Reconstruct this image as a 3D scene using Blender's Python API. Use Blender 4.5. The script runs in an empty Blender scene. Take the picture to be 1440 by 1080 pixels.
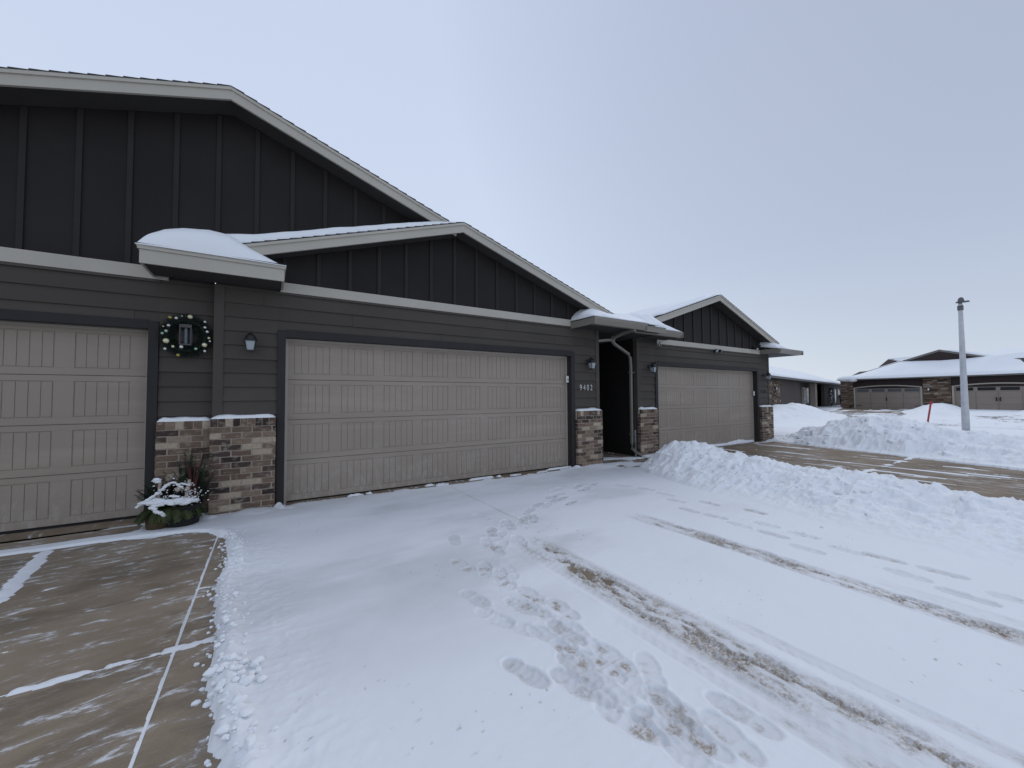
import bpy, math, random
import numpy as np
from math import radians as R_, sin, cos, pi
random.seed(7); rng=np.random.default_rng(11)
scene=bpy.context.scene; col=scene.collection

# ------------------------------------------------------------------ helpers
def tag(o,label=None,cat=None,group=None,kind=None):
    if label: o['label']=label
    if cat: o['category']=cat
    if group: o['group']=group
    if kind: o['kind']=kind
    return o
def empty(name,loc,rz=0,parent=None):
    o=bpy.data.objects.new(name,None); col.objects.link(o); o.location=loc; o.rotation_euler=(0,0,rz)
    o.empty_display_size=.2
    if parent: o.parent=parent
    return o
class MB:
    """collects shapes, links them as one mesh object"""
    def __init__(s,org=(0,0,0)): s.v=[]; s.f=[]; s.c=[]; s.org=org; s.cur=None
    def add(s,vs,fs,c=None):
        n=len(s.v); s.v+= [tuple(v) for v in vs]; s.f+=[tuple(i+n for i in f) for f in fs]; s.c+=[c]*len(fs); return s
    def box(s,x0,x1,y0,y1,z0,z1,c=None):
        vs=[(x0,y0,z0),(x1,y0,z0),(x1,y1,z0),(x0,y1,z0),(x0,y0,z1),(x1,y0,z1),(x1,y1,z1),(x0,y1,z1)]
        return s.add(vs,[(0,3,2,1),(4,5,6,7),(0,1,5,4),(1,2,6,5),(2,3,7,6),(3,0,4,7)],c)
    def jbox(s,x0,x1,y0,y1,z0,z1,j,c=None):
        vs=[(x0,y0,z0),(x1,y0,z0),(x1,y1,z0),(x0,y1,z0),(x0,y0,z1),(x1,y0,z1),(x1,y1,z1),(x0,y1,z1)]
        vs=[(a+random.uniform(-j,j),b+random.uniform(-j,j),d+random.uniform(-j,j)) for a,b,d in vs]
        return s.add(vs,[(0,3,2,1),(4,5,6,7),(0,1,5,4),(1,2,6,5),(2,3,7,6),(3,0,4,7)],c)
    def prism(s,poly,y0,y1,c=None):
        """poly: (x,z) counter-clockwise seen from -Y; extruded y0..y1"""
        n=len(poly); vs=[(x,y0,z) for x,z in poly]+[(x,y1,z) for x,z in poly]
        fs=[tuple(range(n)),tuple(range(2*n-1,n-1,-1))]+[(i,i+n,(i+1)%n+n,(i+1)%n) for i in range(n)]
        return s.add(vs,fs,c)
    def prismx(s,poly,x0,x1,c=None):
        """poly: (y,z); extruded along x"""
        n=len(poly); vs=[(x0,y,z) for y,z in poly]+[(x1,y,z) for y,z in poly]
        fs=[tuple(range(n-1,-1,-1)),tuple(range(n,2*n))]+[(i,(i+1)%n,(i+1)%n+n,i+n) for i in range(n)]
        return s.add(vs,fs,c)
    def tube(s,pts,r,n=10,r1=None,c=None,sq=None):
        from mathutils import Vector
        P=[Vector(p) for p in pts]; m=len(P); vs=[]; fs=[]
        for i,p in enumerate(P):
            d=(P[min(i+1,m-1)]-P[max(i-1,0)]).normalized()
            a=Vector((0,0,1)) if abs(d.z)<.9 else Vector((0,1,0))
            u=d.cross(a).normalized(); w=u.cross(d).normalized()
            rr=r if r1 is None else r+(r1-r)*i/(m-1)
            if sq:
                for (a_,b_) in ((-1,-1),(1,-1),(1,1),(-1,1)): vs.append(p+u*a_*sq[0]+w*b_*sq[1])
            else:
                for k in range(n): t=2*pi*k/n; vs.append(p+u*cos(t)*rr+w*sin(t)*rr)
        nn=4 if sq else n
        for i in range(m-1):
            for k in range(nn): fs.append((i*nn+k,i*nn+(k+1)%nn,(i+1)*nn+(k+1)%nn,(i+1)*nn+k))
        fs.append(tuple(range(nn-1,-1,-1))); fs.append(tuple((m-1)*nn+k for k in range(nn)))
        return s.add(vs,fs,c)
    def lathe(s,prof,cx,cy,cz=0,n=24,c=None,ax='z',cap=True):
        vs=[];fs=[];m=len(prof)
        for r,z in prof:
            for k in range(n):
                t=2*pi*k/n
                vs.append((cx+r*cos(t),cy+r*sin(t),cz+z) if ax=='z' else (cx+r*cos(t),cy-z,cz+r*sin(t)))
        for i in range(m-1):
            for k in range(n): fs.append((i*n+k,i*n+(k+1)%n,(i+1)*n+(k+1)%n,(i+1)*n+k))
        if cap: fs.append(tuple(range(n-1,-1,-1))); fs.append(tuple((m-1)*n+k for k in range(n)))
        return s.add(vs,fs,c)
    def ball(s,c0,r,nu=12,nv=8,c=None,sc=(1,1,1),jit=0):
        vs=[(c0[0],c0[1],c0[2]-r*sc[2])];fs=[]
        for i in range(1,nv):
            a=-pi/2+pi*i/nv
            for k in range(nu):
                t=2*pi*k/nu; q=r*(1+random.uniform(-jit,jit))
                vs.append((c0[0]+q*cos(a)*cos(t)*sc[0],c0[1]+q*cos(a)*sin(t)*sc[1],c0[2]+q*sin(a)*sc[2]))
        vs.append((c0[0],c0[1],c0[2]+r*sc[2])); L=len(vs)-1
        for k in range(nu): fs.append((0,1+(k+1)%nu,1+k)); fs.append((L,L-nu+k,L-nu+(k+1)%nu))
        for i in range(nv-2):
            for k in range(nu): fs.append((1+i*nu+k,1+i*nu+(k+1)%nu,1+(i+1)*nu+(k+1)%nu,1+(i+1)*nu+k))
        return s.add(vs,fs,c)
    def build(s,name,mat,parent=None,smooth=False,bevel=0,kind=None,label=None):
        me=bpy.data.meshes.new(name); o0=s.org
        me.from_pydata([(a-o0[0],b-o0[1],c-o0[2]) for a,b,c in s.v],[],s.f); me.materials.append(mat)
        if any(c is not None for c in s.c):
            at=me.attributes.new('tone','FLOAT','FACE')
            at.data.foreach_set('value',[c if c is not None else .5 for c in s.c])
        me.validate(); me.update()
        if smooth: me.polygons.foreach_set('use_smooth',[True]*len(me.polygons))
        o=bpy.data.objects.new(name,me); col.objects.link(o)
        if parent: o.parent=parent
        else: o.location=o0
        if bevel:
            b=o.modifiers.new('bevel','BEVEL'); b.width=bevel; b.segments=2; b.limit_method='ANGLE'
        if kind: o['kind']=kind
        if label: o['label']=label
        return o

# ---- numpy noise
_T=np.random.default_rng(99).random((512,512)).astype(np.float32)
def hsh(ix,iy,sd): return _T[(ix+sd*37)&511,(iy+sd*91)&511]
def vn(x,y,sd=0):
    x=np.asarray(x,np.float32);y=np.asarray(y,np.float32)
    gx=np.floor(x);gy=np.floor(y);fx=x-gx;fy=y-gy;ix=gx.astype(np.int32);iy=gy.astype(np.int32)
    fx=fx*fx*(3-2*fx);fy=fy*fy*(3-2*fy)
    a=hsh(ix,iy,sd);b=hsh(ix+1,iy,sd);c=hsh(ix,iy+1,sd);d=hsh(ix+1,iy+1,sd)
    return (a+(b-a)*fx)*(1-fy)+(c+(d-c)*fx)*fy
def fbm(x,y,sd=0,o=4,g=.5):
    t=0;a=1;s=0
    c_,s_=cos(.6),sin(.6)
    for i in range(o):
        t=t+a*(vn(x,y,sd+i*17)*2-1); s+=a; a*=g; x,y=(x*c_-y*s_)*2.03+5.1,(x*s_+y*c_)*2.03+2.7
    return t/s
def bill(x,y,sd=0,o=3):
    t=0;a=1;s=0
    for i in range(o):
        t=t+a*(1-np.abs(vn(x,y,sd+i*13)*2-1)**.8); s+=a;a*=.5;x=x*2.1+3.3;y=y*2.1+1.7
    return t/s
def ss(a,b,x):
    t=np.clip((x-a)/(b-a),0,1); return t*t*(3-2*t)

# ------------------------------------------------------------------ materials
def mat(name):
    m=bpy.data.materials.new(name); m.use_nodes=True; nt=m.node_tree
    return m,nt,nt.nodes['Principled BSDF']
def N(nt,t,**k):
    n=nt.nodes.new(t)
    for a,b in k.items():
        if a in n.inputs: n.inputs[a].default_value=b
        else: setattr(n,a,b)
    return n
def L(nt,a,b): nt.links.new(a,b)
def coords(nt,scale=(1,1,1),src='Object'):
    tc=N(nt,'ShaderNodeTexCoord'); mp=N(nt,'ShaderNodeMapping'); mp.inputs['Scale'].default_value=scale
    L(nt,tc.outputs[src],mp.inputs['Vector']); return mp.outputs['Vector']
def ramp(nt,fac,stops):
    r=N(nt,'ShaderNodeValToRGB'); e=r.color_ramp.elements
    while len(e)<len(stops): e.new(.5)
    for i,(p,c) in enumerate(stops): e[i].position=p; e[i].color=(*c,1) if len(c)==3 else c
    L(nt,fac,r.inputs['Fac']); return r.outputs['Color']
def noise(nt,vec,sc,det=4,ro=.55,dist=0):
    n=N(nt,'ShaderNodeTexNoise'); n.inputs['Scale'].default_value=sc; n.inputs['Detail'].default_value=det
    n.inputs['Roughness'].default_value=ro; n.inputs['Distortion'].default_value=dist
    L(nt,vec,n.inputs['Vector']); return n.outputs['Fac']
def mixc(nt,fac,a,b):
    m=N(nt,'ShaderNodeMix',data_type='RGBA')
    if isinstance(fac,(int,float)): m.inputs[0].default_value=fac
    else: L(nt,fac,m.inputs[0])
    for i,c in ((6,a),(7,b)):
        if isinstance(c,tuple): m.inputs[i].default_value=(*c,1)
        else: L(nt,c,m.inputs[i])
    return m.outputs[2]
def mth(nt,op,a,b=None,clamp=False):
    m=N(nt,'ShaderNodeMath',operation=op); m.use_clamp=clamp
    for i,c in ((0,a),(1,b)):
        if c is None: continue
        if isinstance(c,(int,float)): m.inputs[i].default_value=c
        else: L(nt,c,m.inputs[i])
    return m.outputs[0]
def bump(nt,bs,h,st=.3,d=.01):
    b=N(nt,'ShaderNodeBump'); b.inputs['Strength'].default_value=st; b.inputs['Distance'].default_value=d
    L(nt,h,b.inputs['Height']); L(nt,b.outputs['Normal'],bs.inputs['Normal'])

def painted(name,c,rough=.6,var=.12,sc=1.3,grain=(2,8,40),gs=.15,spec=.3):
    m,nt,b=mat(name); v=coords(nt)
    n1=noise(nt,v,sc,5); d=tuple(x*(1-var) for x in c); l=tuple(min(1,x*(1+var)) for x in c)
    L(nt,ramp(nt,n1,[(.3,d),(.7,l)]),b.inputs['Base Color'])
    b.inputs['Roughness'].default_value=rough; b.inputs['Specular IOR Level'].default_value=spec
    if gs:
        g=noise(nt,coords(nt,grain),3,6,.7); bump(nt,b,g,gs,.004)
    return m
M={}
M['siding']=painted('grey_siding',(.074,.065,.057),.68,.10,.9,(1.2,8,55),.35,.15)
M['corner']=painted('grey_trim',(.079,.069,.061),.65,.08,1.5,(20,8,2),.15,.15)
M['panel']=painted('charcoal_panel',(.0195,.017,.0165),.6,.25,.8,(14,8,1.5),.25,.16)
M['batten']=painted('charcoal_batten',(.028,.025,.024),.6,.12,1.2,(14,8,1.5),.2,.16)
M['casing']=painted('dark_casing',(.031,.0285,.029),.6,.10,1.4,(5,8,5),.15,.2)
M['alcove']=painted('alcove_painted_shade',(.020,.018,.017),.7,.1,.9,(1.2,8,55),.2)  # grey siding taken near-black: the entry recess's shade is painted into its colour
M['pale']=painted('pale_trim',(.44,.41,.355),.6,.07,1.1,(2,8,20),.2)
M['gutter']=painted('taupe_gutter',(.215,.195,.165),.42,.06,1.3,(3,3,3),.05,.4)
M['soffit']=painted('dark_soffit',(.05,.046,.044),.7,.1,1.5,(2,20,3),.2)
M['black']=painted('black_metal',(.012,.012,.013),.4,.2,6,(9,9,9),.1,.5)
M['white']=painted('white_plastic',(.75,.75,.74),.4,.03,3,(9,9,9),0)
M['seal']=painted('rubber_seal',(.015,.015,.015),.7,.2,5,(9,9,9),0)
def toned(m,lo,hi):
    nt=m.node_tree; bs=nt.nodes['Principled BSDF']; src=bs.inputs['Base Color'].links[0].from_socket
    at=N(nt,'ShaderNodeAttribute',attribute_name='tone'); r=ramp(nt,at.outputs['Fac'],[(0,(lo,)*3),(1,(hi,)*3)])
    mm=N(nt,'ShaderNodeMix',data_type='RGBA',blend_type='MULTIPLY'); mm.inputs[0].default_value=1; L(nt,src,mm.inputs[6]); L(nt,r,mm.inputs[7]); L(nt,mm.outputs[2],bs.inputs['Base Color'])
toned(M['siding'],.90,1.10)
# garage door: taupe steel with faint wood grain and dried salt / frost blotches
def door_mat(name,c,salt):
    m,nt,b=mat(name)
    v=coords(nt,(1,1,1)); n=noise(nt,coords(nt,(.35,1,2.2)),1.6,6,.62,.6); n2=noise(nt,v,.7,2)
    f=mth(nt,'MULTIPLY',ramp(nt,n,[(.5,(0,0,0)),(.66,(1,1,1))]),salt)
    base=ramp(nt,n2,[(.3,tuple(x*.94 for x in c)),(.7,tuple(x*1.05 for x in c))])
    base=mixc(nt,f,base,tuple(min(1,x*1.35+.015) for x in c))
    sz=N(nt,'ShaderNodeSeparateXYZ'); L(nt,v,sz.inputs[0])
    sp=mth(nt,'MULTIPLY',ramp(nt,sz.outputs['Z'],[(0,(1,1,1)),(.55,(0,0,0))]),ramp(nt,noise(nt,coords(nt,(3,1,1.2)),5,7,.7,.8),[(.50,(0,0,0)),(.62,(1,1,1))]))
    L(nt,mixc(nt,mth(nt,'MULTIPLY',sp,.45),base,(.46,.44,.41)),b.inputs['Base Color'])
    b.inputs['Roughness'].default_value=.5; b.inputs['Specular IOR Level'].default_value=.35
    g=noise(nt,coords(nt,(26,8,2.2)),3,7,.75,.4); bump(nt,b,g,.35,.003); return m
M['door']=door_mat('taupe_door',(.305,.258,.213),.30)
M['door_stop']=painted('door_stop',(.40,.36,.31),.5,.05,3,(9,9,3),0)
M['fardoor']=painted('far_door',(.27,.225,.19),.5,.06,1,(9,9,9),.1)
# brick
def brick_mat():
    m,nt,b=mat('brick'); at=N(nt,'ShaderNodeAttribute',attribute_name='tone'); v=coords(nt)
    c=ramp(nt,at.outputs['Fac'],[(0,(.03,.019,.016)),(.25,(.062,.040,.032)),(.45,(.125,.082,.059)),(.65,(.185,.128,.091)),(.82,(.26,.192,.138)),(1,(.46,.385,.295))])
    n=noise(nt,v,38,5,.7); n2=noise(nt,coords(nt,(1,1,1.6)),11,4,.6)
    c2=mixc(nt,mth(nt,'MULTIPLY',ramp(nt,n,[(.45,(0,0,0)),(.75,(1,1,1))]),.5),c,(.05,.035,.03))
    c3=mixc(nt,mth(nt,'MULTIPLY',ramp(nt,n2,[(.52,(0,0,0)),(.68,(1,1,1))]),.45),c2,(.42,.36,.29))
    L(nt,c3,b.inputs['Base Color']); b.inputs['Roughness'].default_value=.9
    bump(nt,b,noise(nt,v,70,5,.7),.7,.006); return m
M['brick']=brick_mat()
M['mortar']=painted('mortar',(.34,.285,.235),.95,.15,9,(60,60,60),.5)
def stone_mat():
    m,nt,b=mat('ledge_stone'); at=N(nt,'ShaderNodeAttribute',attribute_name='tone'); v=coords(nt)
    c=ramp(nt,at.outputs['Fac'],[(0,(.03,.02,.015)),(.3,(.10,.06,.04)),(.6,(.20,.14,.10)),(.85,(.33,.27,.21)),(1,(.45,.41,.35))])
    L(nt,mixc(nt,mth(nt,'MULTIPLY',noise(nt,v,9,4),.4),c,(.10,.07,.05)),b.inputs['Base Color']); b.inputs['Roughness'].default_value=.9
    bump(nt,b,noise(nt,v,12,4),.6,.02); return m
M['stone']=stone_mat()
# shingles
def shingle_mat():
    m,nt,b=mat('shingle'); v=coords(nt)
    n=noise(nt,v,40,4,.7); L(nt,ramp(nt,n,[(.3,(.02,.02,.022)),(.7,(.07,.068,.068))]),b.inputs['Base Color']); b.inputs['Roughness'].default_value=.95
    bump(nt,b,n,.5,.01); return m
M['shingle']=shingle_mat()
SNOWC=(.83,.85,.875)
def snow_mat(name,fine=.25,dirt=False):
    m,nt,b=mat(name); v=coords(nt)
    b.inputs['Roughness'].default_value=.75; b.inputs['Specular IOR Level'].default_value=.2
    b.inputs['Subsurface Weight'].default_value=.0
    n=noise(nt,v,90,4,.7); n2=noise(nt,v,14,5,.6)
    h=mth(nt,'ADD',mth(nt,'MULTIPLY',n,.3),n2)
    bump(nt,b,h,fine,.006)
    base=ramp(nt,noise(nt,v,.9,5),[(.3,tuple(x*.965 for x in SNOWC)),(.7,SNOWC)])
    if dirt:
        a=N(nt,'ShaderNodeAttribute',attribute_name='thin'); d=N(nt,'ShaderNodeAttribute',attribute_name='dirt')
        t=mth(nt,'MULTIPLY',a.outputs['Fac'],mth(nt,'ADD',mth(nt,'MULTIPLY',noise(nt,v,2.6,6,.6),.9),.35),True)
        c=mixc(nt,t,base,(.40,.40,.41))
        nd=noise(nt,v,55,5,.7,.5)
        td=mth(nt,'MULTIPLY',d.outputs['Fac'],ramp(nt,nd,[(.36,(0,0,0)),(.58,(1,1,1))]),True)
        c=mixc(nt,td,c,(.25,.175,.095)); base=c
    L(nt,base,b.inputs['Base Color']); return m
M['snow']=snow_mat('snow',.25)
M['snowg']=snow_mat('snow_sheet',.28,True)
# concrete with wind-blown snow dust, joints
def concrete_mat(name,c0,c1,dust,streak=(1.4,7,1),thr=.56,xj=None):
    m,nt,b=mat(name); v=coords(nt)
    n=noise(nt,v,1.1,6,.6); n2=noise(nt,v,120,3,.7); n3=noise(nt,v,14,5,.7)
    c=ramp(nt,n,[(.3,c0),(.7,c1)])
    c=mixc(nt,mth(nt,'MULTIPLY',n3,.35),c,tuple(x*.6 for x in c0))
    damp=noise(nt,coords(nt,(.8,1.3,1)),1.7,7,.62,.7); c=mixc(nt,mth(nt,'MULTIPLY',ramp(nt,damp,[(.50,(0,0,0)),(.60,(1,1,1))]),.5),c,tuple(x*.55 for x in c0))
    c=mixc(nt,mth(nt,'MULTIPLY',ramp(nt,n2,[(.55,(0,0,0)),(.75,(1,1,1))]),.35),c,tuple(x*.45 for x in c0))
    sv=coords(nt,streak); s1=noise(nt,sv,3.2,8,.66,.6); big=noise(nt,v,.55,4,.55)
    fn=noise(nt,coords(nt,(7,26,1) if streak[1]>streak[0] else (26,5,1)),2.6,7,.72,.5)
    f=mth(nt,'ADD',mth(nt,'ADD',s1,mth(nt,'MULTIPLY',mth(nt,'SUBTRACT',fn,.5),.30)),mth(nt,'MULTIPLY',mth(nt,'SUBTRACT',big,.5),.42))
    dustf=ramp(nt,f,[(thr,(0,0,0)),(thr+.03,(.45,.45,.45)),(thr+.12,(1,1,1))])
    fine=noise(nt,coords(nt,(18,30,1)),3,6,.7,.3)
    wash=mth(nt,'MULTIPLY',ramp(nt,mth(nt,'ADD',f,mth(nt,'MULTIPLY',mth(nt,'SUBTRACT',fine,.5),.35)),[(thr-.10,(0,0,0)),(thr+.12,(1,1,1))]),.5)
    c=mixc(nt,wash,c,(.42,.41,.40))
    c=mixc(nt,mth(nt,'MULTIPLY',dustf,dust),c,(.80,.82,.85))
    L(nt,c,b.inputs['Base Color']); b.inputs['Roughness'].default_value=.8; b.inputs['Specular IOR Level'].default_value=.25
    bump(nt,b,mth(nt,'ADD',n2,n3),.3,.004); return m
M['conc_l']=concrete_mat('concrete_left',(.228,.178,.126),(.365,.292,.213),.8,(1.5,4.2,1),thr=.580)
M['conc_r']=concrete_mat('concrete_right',(.18,.135,.09),(.27,.207,.145),.9,(6,.7,1),.62)
M['asphalt']=concrete_mat('packed_road',(.17,.16,.15),(.25,.235,.215),.9,(1,2,1),.50)
def glass_mat(name,c,r,e=0):
    m,nt,b=mat(name); b.inputs['Base Color'].default_value=(*c,1); b.inputs['Roughness'].default_value=r; b.inputs['Specular IOR Level'].default_value=.6
    return m
M['frost']=glass_mat('frosted_glass',(.33,.36,.39),.35)
M['darkglass']=glass_mat('dark_glass',(.02,.022,.025),.12)
M['farwindow']=glass_mat('grey_window',(.10,.11,.12),.15)
def simple(name,c,r=.5,metal=0,var=.15,sc=9):
    m,nt,b=mat(name); v=coords(nt); L(nt,ramp(nt,noise(nt,v,sc,4),[(.3,tuple(x*(1-var) for x in c)),(.7,tuple(min(1,x*(1+var)) for x in c))]),b.inputs['Base Color'])
    b.inputs['Roughness'].default_value=r; b.inputs['Metallic'].default_value=metal; return m
M['galv']=simple('galvanized',(.46,.47,.49),.45,.35,.12,4)
M['darkmetal']=simple('dark_metal',(.10,.10,.11),.5,.3)
M['red']=simple('red_paint',(.36,.03,.03),.5)
M['fir']=simple('fir_needles',(.013,.030,.014),.7,0,.5,30)
M['firdark']=simple('garland_needles',(.008,.02,.012),.7,0,.5,30)
M['cedar']=simple('cedar_boughs',(.045,.062,.016),.7,0,.45,20)
M['pot']=simple('black_pot',(.007,.007,.007),.8)
M['birch']=simple('birch_bark',(.42,.36,.29),.8,0,.4,25)
M['twig']=simple('red_twig',(.10,.012,.014),.6)
M['burlap']=simple('brown_pot',(.075,.05,.022),.85,0,.3,20)
M['gold']=simple('cream_ball',(.72,.68,.45),.22,.35,.08)
M['silver']=simple('silver_ball',(.72,.70,.70),.2,.45,.08)
M['goldd']=simple('gold_ball',(.40,.33,.10),.25,.6,.1)
M['greenb']=simple('pale_green_ball',(.45,.60,.48),.22,.35,.08)
M['lanternframe']=simple('pewter',(.075,.068,.068),.6,.2)
M['dimglass']=glass_mat('dim_glass',(.10,.12,.14),.3)
M['digit']=simple('brushed_digit',(.55,.55,.55),.35,.6,.05)
M['ddigit']=simple('dark_digit',(.015,.015,.016),.5,0,.05)
M['brown']=painted('dark_brown_siding',(.033,.022,.021),.7,.15,1,(2,2,20),.2)
M['greywall']=painted('brown_grey_wall',(.088,.073,.068),.8,.1,1,(2,2,20),.2)
M['fardark']=painted('far_door_groove',(.20,.17,.145),.6,.05,2,(2,2,2),0)
M['fargut']=painted('far_gutter',(.17,.16,.15),.6,.08,1,(2,2,2),0)

# ------------------------------------------------------------------ world, sun, camera
w=bpy.data.worlds.new('World'); scene.world=w; w.use_nodes=True; nt=w.node_tree; nt.nodes.clear()
out=N(nt,'ShaderNodeOutputWorld'); bg1=N(nt,'ShaderNodeBackground'); bg2=N(nt,'ShaderNodeBackground'); mx=N(nt,'ShaderNodeMixShader')
SUN_AZ=R_(68); SUN_EL=R_(32)
sky=N(nt,'ShaderNodeTexSky',sky_type='NISHITA'); sky.sun_disc=False; sky.sun_elevation=SUN_EL; sky.sun_rotation=SUN_AZ; sky.air_density=1.0; sky.dust_density=.2
L(nt,sky.outputs[0],bg1.inputs[0]); bg1.inputs[1].default_value=.05
tc=N(nt,'ShaderNodeTexCoord'); sx=N(nt,'ShaderNodeSeparateXYZ'); L(nt,tc.outputs['Generated'],sx.inputs[0])
# overcast deck: paler and brighter low down, slow cloud mottling, darker bank to the right
cl=ramp(nt,sx.outputs['Z'],[(0,(.78,.84,.90)),(.10,(.72,.80,.89)),(.30,(.585,.675,.835)),(.65,(.56,.64,.815)),(1,(.54,.61,.765))])
nn=noise(nt,coords(nt,(1,1,2.2),'Generated'),1.7,5,.45,.4)
cl=mixc(nt,mth(nt,'MULTIPLY',ramp(nt,nn,[(.35,(0,0,0)),(.7,(1,1,1))]),.22),cl,(.64,.70,.82))
dp=N(nt,'ShaderNodeVectorMath',operation='DOT_PRODUCT'); L(nt,tc.outputs['Generated'],dp.inputs[0])
dk=(sin(R_(88))*cos(R_(34)),cos(R_(88))*cos(R_(34)),sin(R_(34))); dp.inputs[1].default_value=dk
cl=mixc(nt,mth(nt,'MULTIPLY',ramp(nt,dp.outputs['Value'],[(.62,(0,0,0)),(1,(1,1,1))]),.75),cl,(.35,.405,.525))
L(nt,cl,bg2.inputs[0]); bg2.inputs[1].default_value=1.06
mx.inputs[0].default_value=.93; L(nt,bg1.outputs[0],mx.inputs[1]); L(nt,bg2.outputs[0],mx.inputs[2]); L(nt,mx.outputs[0],out.inputs[0])
sl=bpy.data.lights.new('sun','SUN'); sl.energy=.65; sl.angle=R_(25); sl.color=(1,.97,.93)
so=bpy.data.objects.new('sun',sl); col.objects.link(so)
from mathutils import Vector, Matrix
sd=Vector((sin(SUN_AZ)*cos(SUN_EL),cos(SUN_AZ)*cos(SUN_EL),sin(SUN_EL)))
so.rotation_euler=sd.to_track_quat('Z','Y').to_euler(); so.location=(0,0,30)
cam=bpy.data.cameras.new('camera'); co=bpy.data.objects.new('camera',cam); col.objects.link(co); scene.camera=co
yaw,pit,rol=R_(32.0),R_(1.95),R_(-.38)
f=Vector((sin(yaw)*cos(pit),cos(yaw)*cos(pit),sin(pit))); r=Vector((cos(yaw),-sin(yaw),0)); u=r.cross(f)
r2=r*cos(rol)+u*sin(rol); u2=-r*sin(rol)+u*cos(rol)
co.matrix_world=Matrix(((r2.x,u2.x,-f.x,0),(r2.y,u2.y,-f.y,0),(r2.z,u2.z,-f.z,1.385),(0,0,0,1)))
cam.sensor_width=36; cam.lens=36*545/1440; cam.clip_end=2000; cam.clip_start=.05
scene.view_settings.view_transform='Standard'; scene.view_settings.look='None'; scene.view_settings.gamma=1; scene.view_settings.exposure=.06
scene.render.engine='CYCLES'

# ------------------------------------------------------------------ ground
def sheet(name,x0,x1,y0,y1,z,m,kind='structure'):
    b=MB(); b.add([(x0,y0,z),(x1,y0,z),(x1,y1,z),(x0,y1,z)],[(0,1,2,3)]); o=b.build(name,m,kind=kind); return o
sheet('ground',-600,600,-600,600,-.30,M['snow'])
# concrete driveways (slabs), with sawn joints left open
def slabs(name,xs,ys,m,z=0.0):
    b=MB()
    g=.006
    for i in range(len(xs)-1):
        for j in range(len(ys)-1):
            b.box(xs[i]+g,xs[i+1]-g,ys[j]+g,ys[j+1]-g,z-.12,z)
    o=b.build(name,m,kind='structure',bevel=.006); return o
slabs('driveway',[-9,-4.7,-.43,2.35,5.1,6.6],[-9,-6,-3.1,-.1,2.86,5.86],M['conc_l'])
slabs('driveway',[7.0,10.05,13.3],[-9,-6,-3.1,-.1,2.6,6.07],M['conc_r'])
sheet('garage_apron',-9,6.0,5.86,6.6,-.004,M['conc_r'])
_s=MB(); _s.box(-9,-.62,5.93,6.4,-.1,.022); _s.box(.19,5.03,5.8605,6.4,-.1,-.0015); _s.build('garage_sill',M['conc_r'],kind='structure')
sheet('walkway',6.0,7.6,4.9,10,-.003,M['conc_r'])
sheet('road',23.1,45,-60,40,-.02,M['asphalt'])
sheet('driveway',40,51.3,-1,17,-.005,M['conc_r'])

# snow: one height field that dips under the slabs where they are swept bare
def axis(knots):
    a=[knots[0][0]]
    for (s0,d0),(s1,d1) in zip(knots[:-1],knots[1:]):
        x=a[-1]
        while x<s1-1e-9:
            t=(x-s0)/(s1-s0); d=d0*(d1/d0)**t; x+=d; a.append(min(x,s1))
            if a[-1]==s1: break
        a[-1]=s1
    return np.array(a)
xs=axis([(-500,60),(-12,.6),(-2.6,.03),(-1.0,.0125),(.2,.009),(2.3,.009),(3.4,.0125),(5.2,.022),(9,.04),(16,.07),(30,.14),(55,.25),(90,3),(600,80)])
ys=axis([(-500,60),(-10,.8),(-1,.05),(.7,.009),(2.9,.009),(4.4,.0135),(6.2,.02),(9,.05),(18,.12),(28,.6),(600,80)])
X,Y=np.meshgrid(xs,ys,indexing='ij')
def ip(v,a,b): return np.interp(v,a,b)
H=.035+.02*fbm(X*.6,Y*.6,3,4)+.06*ss(14,20,X)+0*X                 # everywhere: lawn / street snow
thin=np.zeros_like(X); dirt=.8*ss(.93,.96,vn(X*45,Y*45,5))*ss(.55,.8,vn(X*2,Y*2,6))*(X>0)*(X<5)*(Y<5)
# --- driveway 2 cover
edge=ip(Y,[-3,1.2,1.84,2.31,2.82,3.56,4.14,4.6,4.85,5.02,5.15,5.25,5.32,5.37,5.41,5.50,5.54,5.9],[.05,-.02,-.113,-.206,-.215,-.30,-.275,-.30,-.35,-.42,-.52,-.68,-.95,-1.5,-7,-7,-1.2,-1.15])
edge=edge+.030*fbm(X*5,Y*5,8,3)+.018*fbm(X*22,Y*22,9,3)
d2=(X>-6)&(X<7.6)&(Y<5.86)
h2=.022+.008*fbm(X*.8,Y*.9,21,4)+.0022*fbm(X*6,Y*6,22,3)+.0013*fbm(X*9+Y*3,Y*34,24,3)*ss(-.2,.4,fbm(X*.9,Y*.9,25,3))
ti=.5*ss(.02,.55,fbm(X*.5+3,Y*1.0+1,31,5)+.10*fbm(X*2,Y*9,35,3))*ss(1.4,3.0,Y)*(1-ss(3.2,5,X)*.4)
ti=np.maximum(ti,.62*ss(3.8,5.6,Y)*ss(-.35,.45,fbm(X*.7,Y*1.4,33,5)+.1*fbm(X*3,Y*10,34)))
h2=h2-.011*ti
H=np.where(d2,h2,H); thin=np.where(d2,ti,thin)
# swept left driveway
left=ss(.0,.05,edge-X)*(Y<5.86)
ridge=.028*np.exp(-((X-edge-.045)/.06)**2)*(.35+1.3*bill(X*9,Y*9,41))*(ss(1.4,2.4,Y)*.6+.6)*(1-ss(4.9,5.2,Y)*.8)
H=H+np.where(d2&(X>-3),ridge,0)
rough=ss(.5,.05,np.abs(X-edge-.12)*1.0)*(X>edge)
H=H+d2*rough*.016*bill(X*16,Y*16,43)*ss(5,4.2,Y)
H=H*(1-left)+(-.05)*left
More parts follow.
